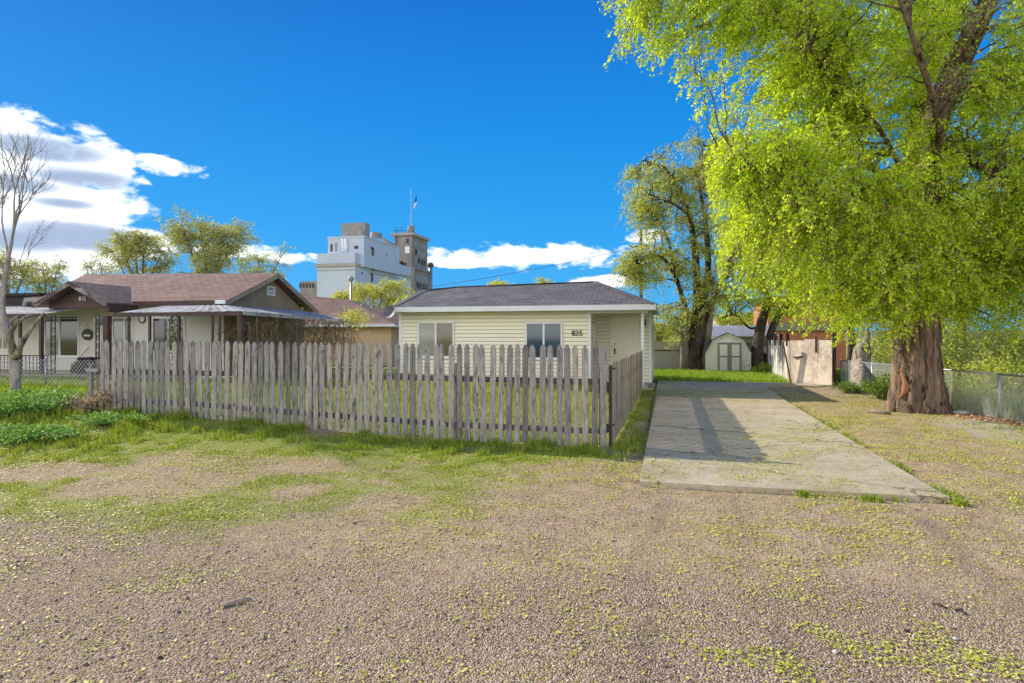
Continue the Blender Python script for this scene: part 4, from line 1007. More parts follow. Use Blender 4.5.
# garden shed
SY = 27.6; s0, s1 = onY(705.5, 372, SY).x, onY(751, 372, SY).x; st = onY(728, 333.5, SY).z; sb = .06; sw = s1 - s0; sh = st - sb
shed = thing('garden_shed', ((s0 + s1) / 2, SY, sb), 'small cream barn-shaped garden shed with grey trimmed double doors', 'shed')
prof = [(0, 0), (0, .52), (.17, .84), (.5, 1.0), (.83, .84), (1, .52), (1, 0)]
P3 = lambda u_, v_, y: (s0 + sw * u_, y, sb + sh * v_)
MB().prism([P3(u_, v_, SY) for u_, v_ in prof], (0, 2.4, 0)).build('wall', 'shedwall', shed)
mb = MB()
for (u0, v0), (u1, v1) in zip(prof[1:5], prof[2:6]):
    a = Vector(P3(u0, v0, SY - .09)); b = Vector(P3(u1, v1, SY - .09)); d_ = (b - a); nn = Vector((-d_.z, 0, d_.x)).normalized() * .02
    if nn.z < 0: nn = -nn
    mb.prism([a + nn * .1, b + nn * .1, b + nn * 2, a + nn * 2], (0, 2.55, 0))
mb.build('roof', 'shedroof', shed)
mb = MB()
for (u0, v0), (u1, v1) in zip(prof[1:5], prof[2:6]): mb.beam(Vector(P3(u0, v0, SY - .05)) - Vector((0, 0, .03)), Vector(P3(u1, v1, SY - .05)) - Vector((0, 0, .03)), .03, .06)
mb.build('rake_trim', 'shedwall', shed)
d0, d1 = s0 + sw * .27, s0 + sw * .79; dt = onY(728, 342.5, SY).z; dm_ = (d0 + d1) / 2
for x0, x1 in ((d0, dm_ - .006), (dm_ + .006, d1)):
    dd = MB().box((x0, SY - .03, sb + .06), (x1, SY - .003, dt)).build('door', 'shedwall', shed)
    mb = MB(); t_ = .075
    for q in ((x0, sb + .06, x0 + t_, dt), (x1 - t_, sb + .06, x1, dt), (x0 + t_, dt - t_, x1 - t_, dt), (x0 + t_, sb + .06, x1 - t_, sb + .06 + t_), (x0 + t_, sb + .72, x1 - t_, sb + .78)): mb.box((q[0], SY - .045, q[1]), (q[2], SY - .031, q[3]))
    mb.build('door_trim', 'shedtrim', dd)

# chipboard / white panel fence
pf = thing('chipboard_fence', (4, 22.5, 0), 'patched yard fence of chipboard sheets and peeling white boards', 'fence')
pa, pb, pc = G(832, 386.5), G(790.5, 383.8), G(768, 375)
for t0, t1, dz in ((0, .33, 0), (.335, .66, .03), (.665, 1, -.01)):
    a = pa.lerp(pb, t0); b = pa.lerp(pb, t1); zb_ = min(a.z, b.z) + .03; zt_ = 1.50 + dz
    mb = MB(); dd = (b - a).normalized(); nn = Vector((dd.y, -dd.x, 0)) * .018
    mb.prism([(a.x, a.y, zb_), (b.x, b.y, zb_), (b.x, b.y, zt_), (a.x, a.y, zt_)], nn); mb.build('sheet', 'osb', pf)
mb = MB(); k_ = 0; L = (pc - pb).length; s_ = 0; r_ = random.Random(5)
while s_ < L - .1:
    wd = r_.uniform(.16, .3); a = pb.lerp(pc, s_ / L); b = pb.lerp(pc, min(1, (s_ + wd - .015) / L)); zt_ = 1.46 + r_.uniform(-.04, .03)
    dd = (b - a).normalized(); nn = Vector((dd.y, -dd.x, 0)) * .02
    MB().prism([(a.x, a.y, a.z), (b.x, b.y, b.z), (b.x, b.y, zt_), (a.x, a.y, zt_)], nn).build('board', 'whitewood' if r_.random() < .7 else 'sidewood', pf); s_ += wd
a = pa + Vector((.02, 0, 0)); MB().beam((a.x + .04, a.y, -.1), (a.x + .04, a.y, 2.1), .09, .09).build('post', 'barkdark', pf)
a = pb; tp = onY(783, 342, pb.y - .15); MB().beam((pb.x + .02, pb.y - .12, .0), (tp.x, pb.y - .12, tp.z), .07, .04).build('leaning_brace', 'rust', pf)
a = pa.lerp(pb, .68); b = pa.lerp(pb, .94); MB().beam((a.x, a.y - .04, .98), (b.x, b.y - .04, .95), .03, .045).build('batten', 'rust', pf)
a = pa.lerp(pb, .38); MB().beam((a.x, a.y - .03, 1.12), (a.x, a.y - .03, 1.62), .05, .02).build('batten', 'rust', pf)
for t_ in (.1, .35, .6, .85):
    a = pb.lerp(pc, t_); MB().beam((a.x, a.y + .08, 1.3), (a.x, a.y + .08, 1.72), .09, .09).build('post', 'barkdark', pf)

# chain link fences
def chainlink(name, label, pts, posts, h, top=True, d=.07, wr=.0034):
    t = thing(name, tuple(pts[0]), label, 'fence')
    mb = MB()
    for a, b in zip(pts[:-1], pts[1:]):
        a = Vector(a); b = Vector(b); L = (b - a).length; ux = (b - a) / L; n_ = int(L / d)
        for i_ in range(-int(h / d) - 1, n_ + 1):
            for sgn in (1, -1):
                s0_ = i_ * d; s1_ = s0_ + h; z0_, z1_ = (0, h) if sgn > 0 else (h, 0)
                c0 = max(s0_, 0); c1 = min(s1_, L)
                if c1 <= c0: continue
                za_ = z0_ + (z1_ - z0_) * (c0 - s0_) / h; zb_ = z0_ + (z1_ - z0_) * (c1 - s0_) / h
                mb.tube([a + ux * c0 + Vector((0, 0, za_ + .03)), a + ux * c1 + Vector((0, 0, zb_ + .03))], wr, 3, False)
    mb.build('wire_mesh', 'wire', t, uv=False)
    for p in posts:
        MB().tube([Vector(p) - Vector((0, 0, .1)), Vector(p) + Vector((0, 0, h + .07))], .027, 8).build('post', 'steel', t, True)
    if top:
        for a, b in zip(pts[:-1], pts[1:]): MB().tube([Vector(a) + Vector((0, 0, h + .04)), Vector(b) + Vector((0, 0, h + .04))], .021, 8).build('top_rail', 'steel', t, True)
    return t
c0, c1, c2 = Vector((4.95, 21.8, 0)), Vector((6.06, 14.44, 0)), Vector((7.3, 8.0, 0))
P_ = [c0, c0.lerp(c1, .28), c0.lerp(c1, .56), c0.lerp(c1, .70), c1, c1.lerp(c2, .42), c2]
chainlink('chain_link_fence', 'galvanised chain link fence with top rail behind the big tree on the right', [c0, c1, c2], P_, .84)
l0 = G(103, 388) + Vector((0, 0, 0)); l1 = onY(-60, 388, l0.y + .2); l1.z = l0.z + .03
chainlink('low_chain_link_fence', 'low slack chain link fence in front of the neighbour porch on the left', [l1, l0], [l0, l0.lerp(l1, .33), l0.lerp(l1, .75)], .66, False, .11, .0055)
MB  # gate latch block at the end of the picket fence
gp_ = thing('gate_latch_post', (-9.98, FY - .06, .25), 'short grey bracketed post where the picket fence meets the wire fence', 'post')
MB().box((-10.14, FY - .02, .2), (-10.08, FY + .04, 1.12)).build('post', 'picket', gp_); MB().box((-10.17, FY - .06, .98), (-9.90, FY - .021, 1.04)).build('bracket', 'millbox', gp_)

# ------------------------------------------------------------------ trees
def catmull(pts, k=6):
    P = [Vector(p) for p in pts]; P = [P[0] * 2 - P[1]] + P + [P[-1] * 2 - P[-2]]; out = []
    for i_ in range(1, len(P) - 2):
        for j in range(k):
            t = j / k; a, b, c_, d = P[i_ - 1:i_ + 3]
            out.append(.5 * ((2 * b) + (c_ - a) * t + (2 * a - 5 * b + 4 * c_ - d) * t * t + (3 * b - a - 3 * c_ + d) * t ** 3))
    out.append(P[-2]); return out

def leaves_np(P, ax, size, mat, name, parent, flat=.0, asp=.55):
    n = len(P); r = RNG.normal(0, 1, (n, 3)); ax = ax + r * .55; ax /= np.linalg.norm(ax, axis=1)[:, None]
    q = RNG.normal(0, 1, (n, 3)); q[:, 2] *= 1
    w = np.cross(ax, q); w /= np.linalg.norm(w, axis=1)[:, None] + 1e-9
    s_ = (size * RNG.uniform(.6, 1.35, n))[:, None]
    V = np.stack([P, P + ax * s_ * .45 - w * s_ * asp * .5, P + ax * s_, P + ax * s_ * .45 + w * s_ * asp * .5], 1).reshape(-1, 3)
    return npmesh(name, V, np.arange(n)[:, None] * 4 + np.arange(4), mat, parent)

def ridged(seed, amp=.13, k=11):
    r = random.Random(seed); ph = [r.uniform(0, 6.28) for _ in range(6)]
    def f(t, i_, p):
        z = p.z
        a = math.sin(t * 3 + ph[0] + z * .4) * .35 + math.sin(t * k + ph[1] + 1.1 * math.sin(z * 1.7 + t)) * .5 + math.sin(t * (k * 2 + 1) + ph[2] + z * 3 + 1.5 * math.sin(z * 5)) * .35
        return 1 + amp * a
    return f

def tree(name, label, trunk, tr, limbs, ells, nsec, ntw, nlf, ls, leafm, barkm='barkgrey', droop=.5, wind=(0, 0, 0), tl=(.4, 1.1), group=None, tn=12, twigr=.006, twigm='twig', ridge=None, seed=1, secr=.012, clump=0, cat='tree', keep=None, barkn=None):
    rng = np.random.default_rng(seed); r = random.Random(seed)
    base = Vector(trunk[0]); T = thing(name, tuple(base), label, cat, group)
    tp = catmull(trunk, 8 if ridge else 4)
    n_ = len(tp); rad = []
    for i_ in range(n_):
        t = i_ / (n_ - 1) * (len(tr) - 1); a = int(min(t, len(tr) - 2)); rad.append(tr[a] + (tr[a + 1] - tr[a]) * (t - a))
    MB().tube(tp, rad, 48 if ridge else tn, rf=ridge).build('trunk', barkm, T, True, uv=False)
    pts = []; 
    for pl, r0, r1 in limbs:
        cp = catmull(pl, 6); m_ = len(cp)
        MB().tube(cp, [r0 + (r1 - r0) * (i_ / (m_ - 1)) ** .8 for i_ in range(m_)], 8 if r0 < .15 else 14, rf=ridged(seed + 3, .08, 7) if r0 > .15 else None).build('limb', barkm, T, True, uv=False)
        for i_, p in enumerate(cp): pts.append((p.x, p.y, p.z, r0 + (r1 - r0) * (i_ / (m_ - 1))))
    if not pts:
        for p, q in zip(tp[n_ // 2:], rad[n_ // 2:]): pts.append((p.x, p.y, p.z, q))
    pts = np.array(pts)
    wts = np.array([e[6] for e in ells]); wts = wts / wts.sum()
    mbs = MB(); O = []; DR = []
    for k_ in range(nsec):
        for _try in range(20):
            e = ells[rng.choice(len(ells), p=wts)]
            d = rng.normal(0, 1, 3); d /= np.linalg.norm(d); d *= rng.random() ** .38
            tgt = np.array(e[:3]) + d * np.array(e[3:6])
            if keep is None or keep(tgt): break
        dist = np.linalg.norm(pts[:, :3] - tgt, axis=1) + np.maximum(pts[:, 2] - tgt[2], 0) * .7
        i_ = int(np.argmin(dist + rng.random(len(dist)) * .6)); s0_ = pts[i_, :3]; L = np.linalg.norm(tgt - s0_)
        ctl = (s0_ + tgt) / 2 + np.array([rng.normal(0, .1), rng.normal(0, .1), .18]) * L
        tt = np.linspace(0, 1, 8)[:, None]; c_ = (1 - tt) ** 2 * s0_ + 2 * tt * (1 - tt) * ctl + tt ** 2 * tgt
        c_[1:] += rng.normal(0, .025, (7, 3)) * L
        R0 = min(secr + secr * .8 * L, pts[i_, 3] * .8 + .004)
        mbs.tube([Vector(p) for p in c_], list(np.linspace(R0, secr * .35, 8)), 5, False)
        out = (tgt - s0_); out[2] *= .3; out = out / (np.linalg.norm(out) + 1e-6)
        for j in range(ntw):
            t = rng.uniform(.2, 1.0) ** .8 * 7; a = min(int(t), 6); o_ = c_[a] + (c_[a + 1] - c_[a]) * (t - a)
            dd = rng.normal(0, .75, 3); dd[2] = dd[2] * .6 + .1; dd += out * .5 + np.array(wind); dd /= np.linalg.norm(dd)
            O.append(o_); DR.append(dd)
    mbs.build('branches', barkm if secr > .015 else barkm, T, True, uv=False)
    O = np.array(O); DR = np.array(DR); N = len(O); LL = rng.uniform(tl[0], tl[1], N)
    def pos(s_): return O[:, None] + DR[:, None] * (s_ * (1 - .3 * s_))[..., None] * LL[:, None, None] - np.array([0, 0, 1]) * (droop * s_ ** 2)[..., None] * LL[:, None, None]
    # twigs
    K = 5; s_ = np.repeat(np.linspace(0, 1, K)[None], N, 0); C = pos(s_)
    u = np.cross(DR, np.array([0, 0, 1.0])); u /= np.linalg.norm(u, axis=1)[:, None] + 1e-6; w = np.cross(DR, u)
    rr = (np.linspace(1, .4, K) * twigr)[None, :, None, None]
    ang = np.array([0, 2.094, 4.189]); off = u[:, None, None] * np.cos(ang)[None, None, :, None] + w[:, None, None] * np.sin(ang)[None, None, :, None]
    V = (C[:, :, None] + off * rr).reshape(-1, 3); idx = np.arange(N * K * 3).reshape(N, K, 3)
    fs = [np.stack([idx[:, i_, j], idx[:, i_, (j + 1) % 3], idx[:, i_ + 1, (j + 1) % 3], idx[:, i_ + 1, j]], -1).reshape(-1, 4) for i_ in range(K - 1) for j in range(3)]
    npmesh('twigs', V, np.concatenate(fs), twigm, T)
    s_ = rng.random((N, nlf)) ** .75; P = pos(s_); P2 = pos(np.minimum(s_ + .05, 1.1)); tg = (P2 - P); tg /= np.linalg.norm(tg, axis=2)[..., None] + 1e-9
    P = P.reshape(-1, 3) + rng.normal(0, ls * .5, (N * nlf, 3)); tg = tg.reshape(-1, 3)
    if keep is not None:
        kk = np.array([keep(p) for p in P]); P = P[kk]; tg = tg[kk]
    lv = leaves_np(P, tg, ls, leafm, 'crown', T)
    return T

def C(px, py, D): p = pxD(px, py, D); return (p.x, p.y, p.z)
def ell(px, py, D, rx, ry, rz, w): p = pxD(px, py, D); return (p.x, p.y, p.z, rx, ry, rz, w)

TD = 14.05
tb = G(918, 411)
def keepbig(p):
    D = -p[0] * sn + p[1] * cs; px = 512 + F * (p[0] * cs + p[1] * sn) / D; py = HZ - F * (p[2] - CH) / D
    lim = (352 if px < 950 else 366) if px > 860 else 352 - (860 - px) * .27
    if p[2] < 1.25: return False
    if -20 < py < 118 and D < TD + .1 and abs(px - (935 + (120 - py) * .46)) < 19 and (p[0] * 977 % 1) < .88: return False
    if px < 745 and py > 120:          # window through to the older tree
        return py < 300 and (px > 700 + (py - 120) * .12)
    return py < lim
big_limbs = [
    ([C(920, 290, TD), C(925, 200, TD), C(935, 120, TD - .1), C(960, 60, TD - .3), C(990, -5, TD - .5), C(1010, -90, TD - .5), C(1000, -190, TD)], .36, .12),
    ([C(922, 240, TD), C(915, 140, TD + .3), C(930, 60, TD + .5), C(960, -20, TD + .6), C(930, -120, TD + .6), C(900, -220, TD)], .22, .05),
    ([C(920, 210, TD), C(880, 130, TD - .5), C(820, 60, TD - 1), C(750, 0, TD - 1.4), C(690, -40, TD - 1.6), C(640, -40, TD - 1.6)], .06, .012),
    ([C(918, 250, TD), C(880, 210, TD - .8), C(820, 190, TD - 1.2), C(770, 175, TD - 1.3), C(725, 165, TD - 1.2)], .09, .015),
    ([C(930, 130, TD - .1), C(970, 160, TD - .6), C(1000, 180, TD - 1), C(1040, 230, TD - 1)], .10, .04),
    ([C(945, 90, TD - .1), C(1000, 80, TD), C(1080, 60, TD), C(1150, 60, TD)], .12, .04),
    ([C(918, 270, TD), C(890, 200, TD + 1.2), C(850, 120, TD + 2.2), C(830, 40, TD + 2.6), C(800, -50, TD + 2.6)], .09, .02),
    ([C(925, 190, TD), C(940, 130, TD - 1.5), C(920, 60, TD - 2.4), C(900, 0, TD - 2.8)], .10, .03),
]
big_ells = [
    ell(880, 130, TD, 2.6, 2.6, 2.6, 2.4), ell(800, 240, TD - .6, 2.0, 2.0, 1.6, 2.4), ell(870, 275, TD - .6, 1.7, 1.7, 1.3, 1.9),
    ell(715, 10, TD - 1.4, 1.6, 1.6, 1.2, .7), ell(655, 12, TD - 1.5, .8, 1.2, .9, .45), ell(790, 30, TD - .8, 1.7, 1.8, 1.7, 1.3), ell(800, 120, TD - .2, 1.5, 1.8, 1.3, 1.2), ell(850, -40, TD, 2.8, 2.6, 2.0, 1.0),
    ell(1010, 150, TD, 2.0, 2.3, 3.0, 2.6), ell(955, 30, TD - 1.5, 1.6, 1.0, 1.4, .7), ell(905, 290, TD - .8, 1.0, .9, .9, .8), ell(1010, 290, TD + .8, 1.8, 1.8, 1.0, 1.8), ell(925, 215, TD - 1.3, 1.3, .8, 1.7, 1.3), ell(1040, 230, TD + 1.5, 1.8, 2, 2, 1.6), ell(960, 270, TD + 1.2, 1.4, 1.2, 1.2, 1.0), ell(1040, 60, TD + 1, 2, 2, 2.4, 1.4), ell(880, 40, TD + .5, 2.2, 2.4, 2.0, 1.4), ell(980, 250, TD - .3, 1.8, 1.6, 1.3, 1.1), ell(950, 60, TD, 2.0, 2.2, 2.0, 1.2), ell(1030, -60, TD, 2.6, 2.6, 2.6, 1.2), ell(770, 170, TD - .8, 1.3, 1.6, 1.0, 1.2),
]
big = tree('elm_tree', 'huge elm with furrowed trunk and hanging lime-green leaves at right', [tb + Vector((0, 0, -.15)), tb + Vector((0, 0, .25)), tb + Vector((0, 0, .9)), C(917, 330, TD), C(920, 260, TD)],
           [.66, .52, .42, .40, .37], big_limbs, big_ells, 1150, 14, 26, .064, 'leaf_big', 'bark', droop=.42, wind=(-.55, -.1, -.2), tl=(.35, 1.0), ridge=ridged(4, .19, 11), seed=5, secr=.012, twigr=.006, keep=keepbig)
# exposed raw wood scar on the trunk
mb = MB(); vs = []
for i_ in range(8):
    t = i_ / 7; hw = [.02, .10, .19, .12, .08, .15, .10, .03][i_]; z_ = .30 + t * .75; rr_ = (.53 - .10 * S(t)) * 1.045
    for s_ in (-1, -.4, .3, 1):
        ang = math.radians(214 + 10 * math.sin(t * 5)) + s_ * hw
        vs.append(Vector((tb.x + rr_ * (1 if abs(s_) < 1 else .90) * math.cos(ang), tb.y + rr_ * (1 if abs(s_) < 1 else .90) * math.sin(ang), z_)))
mb.add(vs, [(i_ * 4 + j, i_ * 4 + j + 1, i_ * 4 + j + 5, i_ * 4 + j + 4) for i_ in range(7) for j in range(3)]); mb.build('bark_scar', 'rawwood', big, True)

# older tree behind the house
D2 = 27.0; b2 = G(694, 373)
t2 = tree('old_elm_tree', 'older multi-stemmed elm with dark limbs and thin pale leaves behind the garden shed', [b2 + Vector((0, 0, -.1)), b2 + Vector((0, 0, .6)), C(699, 330, D2), C(700, 305, D2)], [.42, .32, .27, .22],
    [([C(690, 345, D2), C(686, 310, D2), C(672, 270, D2 - .5), C(655, 255, D2 - 1), C(635, 262, D2 - 1.4), C(622, 275, D2 - 1.5)], .12, .03),
     ([C(695, 330, D2), C(697, 280, D2), C(692, 230, D2), C(683, 195, D2), C(668, 172, D2), C(645, 160, D2)], .2, .03),
     ([C(700, 320, D2), C(708, 270, D2), C(705, 220, D2), C(700, 180, D2), C(710, 140, D2)], .18, .03),
     ([C(704, 320, D2), C(722, 280, D2), C(735, 240, D2), C(745, 190, D2)], .17, .03), ([C(690, 320, D2), C(680, 290, D2 + .5), C(668, 240, D2 + .5), C(655, 215, D2 + .5)], .14, .03),
     ([C(697, 260, D2), C(690, 220, D2 - 1), C(675, 205, D2 - 1.5), C(650, 195, D2 - 1.5)], .1, .02)],
    [ell(672, 180, D2, 1.9, 2, 1.7, 2), ell(645, 200, D2, .9, 1.6, 1.4, .8), ell(665, 240, D2, 1.3, 2, 1.8, 1.1), ell(640, 270, D2 - 1, .8, 1.2, 1.0, .8), ell(710, 180, D2, 1.7, 2, 2.4, 2), ell(735, 240, D2, 1.8, 2, 2.6, 1.8), ell(672, 318, D2, 1.0, 1.2, .9, .8), ell(700, 280, D2, 1.6, 1.8, 1.6, 1.0)],
    320, 12, 16, .08, 'leaf_mid', 'barkdark', droop=.5, tl=(.4, 1.1), seed=8, secr=.017, twigr=.006)
MB().tube([b2 + Vector((.2, .1, -.1)), b2 + Vector((.45, .1, .8)), Vector(C(712, 300, D2))], [.24, .19, .14], 12).build('trunk', 'barkgrey', t2, True)
MB().tube([b2 + Vector((-.35, -.1, -.1)), b2 + Vector((-.38, -.1, .8)), Vector(C(684, 305, D2))], [.24, .18, .13], 12).build('trunk', 'barkgrey', t2, True)

# dark pair of trunks right of shed
D3 = 27.8; b3 = G(757, 373)
t3 = tree('dark_trunk_tree', 'leaning tree with two dark stems right of the cream shed', [b3 + Vector((0, 0, -.1)), b3 + Vector((.0, 0, .7)), C(760, 330, D3), C(768, 300, D3)], [.34, .26, .22, .16],
    [([b3 + Vector((.45, 0, 0)), C(768, 345, D3), C(775, 322, D3), C(788, 300, D3), C(800, 270, D3)], .22, .08), ([C(762, 325, D3), C(750, 328, D3), C(735, 315, D3), C(722, 318, D3)], .07, .03), ([C(768, 300, D3), C(762, 270, D3), C(750, 240, D3)], .14, .05)],
    [ell(765, 290, D3, 2.6, 2, 1.1, 2), ell(800, 280, D3, 2.2, 2, 1.6, 2), ell(770, 250, D3, 2.5, 2, 1.6, 2)], 110, 12, 18, .085, 'leaf_big', 'barkdark', droop=.7, seed=13, secr=.016, twigr=.006)

# background trees
def bgtree(px, D, top, wpx, label, leafm, seed, name='leafy_tree', group='trees beyond the houses', nsec=90, ntw=12, nlf=12, ls=.11, low=.45, base_py=None, barkm='barkgrey', sparse=1, extra=None, tw=.012):
    r = random.Random(seed); q = pxD(px, 337, D); gzv = 0.0; b = Vector((q.x, q.y, gzv)); H = pxD(px, top, D).z; W = wpx / F * D / 2
    fk = H * .38; limbs = []; ells_ = []
    nl = 6
    for k_ in range(nl):
        a = k_ / nl * 2 * math.pi + r.uniform(-.4, .4); rr_ = W * r.uniform(.45, .75); ht = H * r.uniform(.68, .9)
        e_ = b + Vector((math.cos(a) * rr_, math.sin(a) * rr_ * .8, ht - gzv)); m_ = b + Vector((math.cos(a) * rr_ * .4, math.sin(a) * rr_ * .3, fk + (ht - fk) * .45))
        limbs.append(([b + Vector((0, 0, fk * r.uniform(.7, 1))), m_, e_], .035 * H * .45, .02))
        ells_.append((e_.x, e_.y, e_.z, W * .42, W * .42, H * .14, 1))
    limbs.append(([b + Vector((0, 0, fk)), b + Vector((r.uniform(-.1, .1) * W, 0, H * .7)), b + Vector((r.uniform(-.2, .2) * W, 0, H * .93))], .03 * H * .5, .02))
    ells_.append((b.x, b.y, H * .78, W * .6, W * .6, H * .2, 2)); ells_.append((b.x, b.y, H * .5, W * .85, W * .7, H * .15, 1.2))
    return tree(name, label, [b - Vector((0, 0, .2)), b + Vector((r.uniform(-.1, .1), 0, fk * .5)), b + Vector((0, 0, fk * 1.1))], [.03 * H, .024 * H, .018 * H], limbs, ells_, nsec, ntw, nlf, ls, leafm, barkm, droop=.25, tl=(.04 * H + .2, .1 * H + .3), group=group, tn=8, seed=seed, secr=tw, twigr=.008)
bgtree(205, 52, 214, 95, 'tallest loosely leafed tree above the brown shingle ridge', 'leaf_soft', 21, nsec=230, ntw=10, nlf=11, ls=.13, tw=.02)
bgtree(140, 55, 231, 84, 'rounded budding tree above the brown roof, left of the tallest one', 'leaf_soft', 22, nsec=170, ntw=10, nlf=11, ls=.13, tw=.02)
bgtree(258, 56, 244, 62, 'thin leafed tree just left of the pale mill', 'leaf_mid', 23, nsec=80, ntw=9, nlf=7, ls=.12, tw=.02)
bgtree(102, 60, 252, 44, 'small sparse tree between the dark roofed house and the rounded tree', 'leaf_soft', 24, nsec=50, ntw=8, nlf=8, ls=.13, tw=.02)
bgtree(45, 50, 256, 50, 'low olive tree behind the bare tree, above the dark roof', 'leaf_soft', 25, nsec=80, ntw=9, nlf=8, ls=.12, tw=.018)
bgtree(8, 46, 250, 54, 'low olive tree at the left edge of the view', 'leaf_soft', 26, nsec=80, ntw=9, nlf=8, ls=.12, tw=.018)
bgtree(375, 60, 281, 78, 'bushy bright lime tree in front of the mill', 'leaf_lime', 27, nsec=120, nlf=9, ls=.14)
bgtree(340, 62, 290, 45, 'low lime tree at the foot of the mill, behind the peach house roof', 'leaf_lime', 28, nsec=60, ls=.16)
bgtree(412, 48, 294, 50, 'small lime tree behind the satellite dish', 'leaf_lime', 29, nsec=70, ls=.14)
bgtree(507, 60, 280, 52, 'left one of two trees peeking over the grey roof ridge', 'leaf_lime', 30, nsec=80, ls=.15)
bgtree(545, 62, 278, 40, 'right one of two trees peeking over the grey roof ridge', 'leaf_lime', 31, nsec=70, ls=.15)
bgtree(655, 48, 322, 60, 'low bright shrubby tree behind the rendered wall', 'leaf_lime', 32, nsec=80, ls=.13)
bgtree(735, 60, 312, 50, 'far round tree behind the grey roofed garage', 'leaf_lime', 33, nsec=70, ls=.14)
for k_, (px_, D_, tp_, w_, lb) in enumerate([(850, 30, 225, 190, 'dense green tree behind the chipboard fence'), (960, 27, 190, 220, 'broad green tree behind the elm trunk'), (1060, 24, 170, 200, 'tall green tree at the right edge beyond the wire fence'), (900, 40, 180, 260, 'large back tree seen through the elm foliage')]):
    bgtree(px_, D_, tp_, w_, lb, 'leaf_mid', 40 + k_, nsec=130, ntw=12, nlf=14, ls=.12, group='trees beyond the wire fence', barkm='barkdark', tw=.02)

# shrubs and weeds
def shrub(name, label, c, rx, ry, h, n, ls, leafm, stem='twig', seed=1, ns=40, cat='shrub', group=None):
    rng = np.random.default_rng(seed); r = random.Random(seed); c = Vector(c); T = thing(name, tuple(c), label, cat, group)
    mb = MB(); tips = []
    for k_ in range(ns):
        a = r.uniform(0, 6.28); q = r.random() ** .5; e = c + Vector((math.cos(a) * rx * q, math.sin(a) * ry * q, h * r.uniform(.5, 1.0) * (1 - .35 * q * q)))
        b0 = c + Vector((math.cos(a) * rx * .25 * q, math.sin(a) * ry * .25 * q, 0)); m_ = b0.lerp(e, .5) + Vector((r.uniform(-.1, .1) * rx, r.uniform(-.1, .1) * ry, h * .12))
        mb.tube([b0, m_, e], [.008, .006, .003], 3, False); tips.append((b0, m_, e))
    mb.build('stems', stem, T, uv=False)
    tp_ = np.array([[tuple(a), tuple(b), tuple(d)] for a, b, d in tips]); i_ = rng.integers(0, ns, n); t = rng.random(n)[:, None] ** .7
    P = (1 - t) ** 2 * tp_[i_, 0] + 2 * t * (1 - t) * tp_[i_, 1] + t ** 2 * tp_[i_, 2] + rng.normal(0, 1, (n, 3)) * np.array([rx, ry, h]) * .11
    P[:, 2] = np.maximum(P[:, 2], gz(P[:, 0], P[:, 1]) + .01)
    leaves_np(P, rng.normal(0, 1, (n, 3)) + np.array([0, 0, .5]), ls, leafm, 'foliage', T)
    return T
wl = 'weed clumps by the left fence'
shrub('weed_clump', 'bushy blue-green weed clump under the bare tree at left', G(20, 415), 1.15, .8, .46, 8000, .05, 'weedgreen', seed=51, cat='weed', group=wl)
shrub('weed_clump', 'dense green weed clump left of the dead pinkish weeds', G(62, 410), .75, .6, .40, 5000, .05, 'weedgreen', seed=52, cat='weed', group=wl)
shrub('weed_clump', 'low spreading bluish weed clump at the left edge of the gravel', G(25, 440), .95, .5, .22, 5000, .045, 'weedgreen', seed=53, cat='weed', group=wl)
shrub('weed_clump', 'small green weed clump in front of the dead weeds', G(105, 424), .75, .4, .2, 3000, .04, 'weedgreen', seed=54, cat='weed', group=wl)
shrub('dead_weed', 'dry pinkish dead weed bush at the left end of the picket fence', G(116, 412), .55, .40, .58, 4200, .04, 'deadweed', 'twigdry', 55, 90, 'weed')
shrub('dead_weed', 'lower dry dead weed spreading left of the fence end', G(82, 413), .55, .35, .36, 2600, .036, 'deadweed', 'twigdry', 56, 60, 'weed')
shrub('undergrowth_bush', 'leafy suckers sprouting right of the elm trunk in front of the wire fence', Vector((5.75, 16.6, 0)), .75, .5, 1.25, 1700, .06, 'leaf_big', seed=57, ns=60)
shrub('undergrowth_bush', 'green weeds at the foot of the pale dead stump', G(850, 393), .55, .4, .3, 900, .06, 'leaf_dark', seed=58)
shrub('undergrowth_bush', 'green bush between the stump and the elm trunk', G(885, 399), .55, .4, .62, 1800, .06, 'leaf_dark', seed=59)
for k_, (x_, y_, rx_, h_, lb) in enumerate([(7.6, 17.5, 1.1, 1.5, 'tangled leafy bush behind the wire fence just right of the elm'), (8.6, 14.8, .9, 1.0, 'low green bush behind the fence at the right edge'), (6.6, 21, 1.2, 2.0, 'tall thicket behind the fence, left of the elm trunk'), (9.6, 19.5, 1.3, 1.5, 'overgrown bush in front of the parked silver car'), (8.2, 24, 1.7, 2.8, 'high thicket far behind the wire fence')]):
    shrub('thicket_bush', lb, (x_, y_, float(gz(x_, y_))), rx_, rx_, h_, 4200, .075, 'leaf_dark' if k_ % 2 else 'leaf_mid', seed=60 + k_, ns=70, group='bushes behind the wire fence')
for k_, (x_, y_, rx_, h_, lb) in enumerate([(12.5, 27, 2.6, 3.6, 'big dense thicket in the field at the right edge'), (9.5, 29, 2.4, 3.4, 'big dense thicket right of the elm trunk, far behind the wire fence'), (15.5, 25, 2.6, 3.6, 'farthest right thicket beyond the parked car')]):
    shrub('thicket_bush', lb, (x_, y_, float(gz(x_, y_))), rx_, rx_, h_, 9000, .11, 'leaf_mid', seed=80 + k_, ns=110, group='bushes behind the wire fence')
shrub('shed_weed', 'taller bright weeds right of the garden shed', G(770, 376), .8, .5, .55, 1600, .08, 'grass', seed=70, cat='weed')

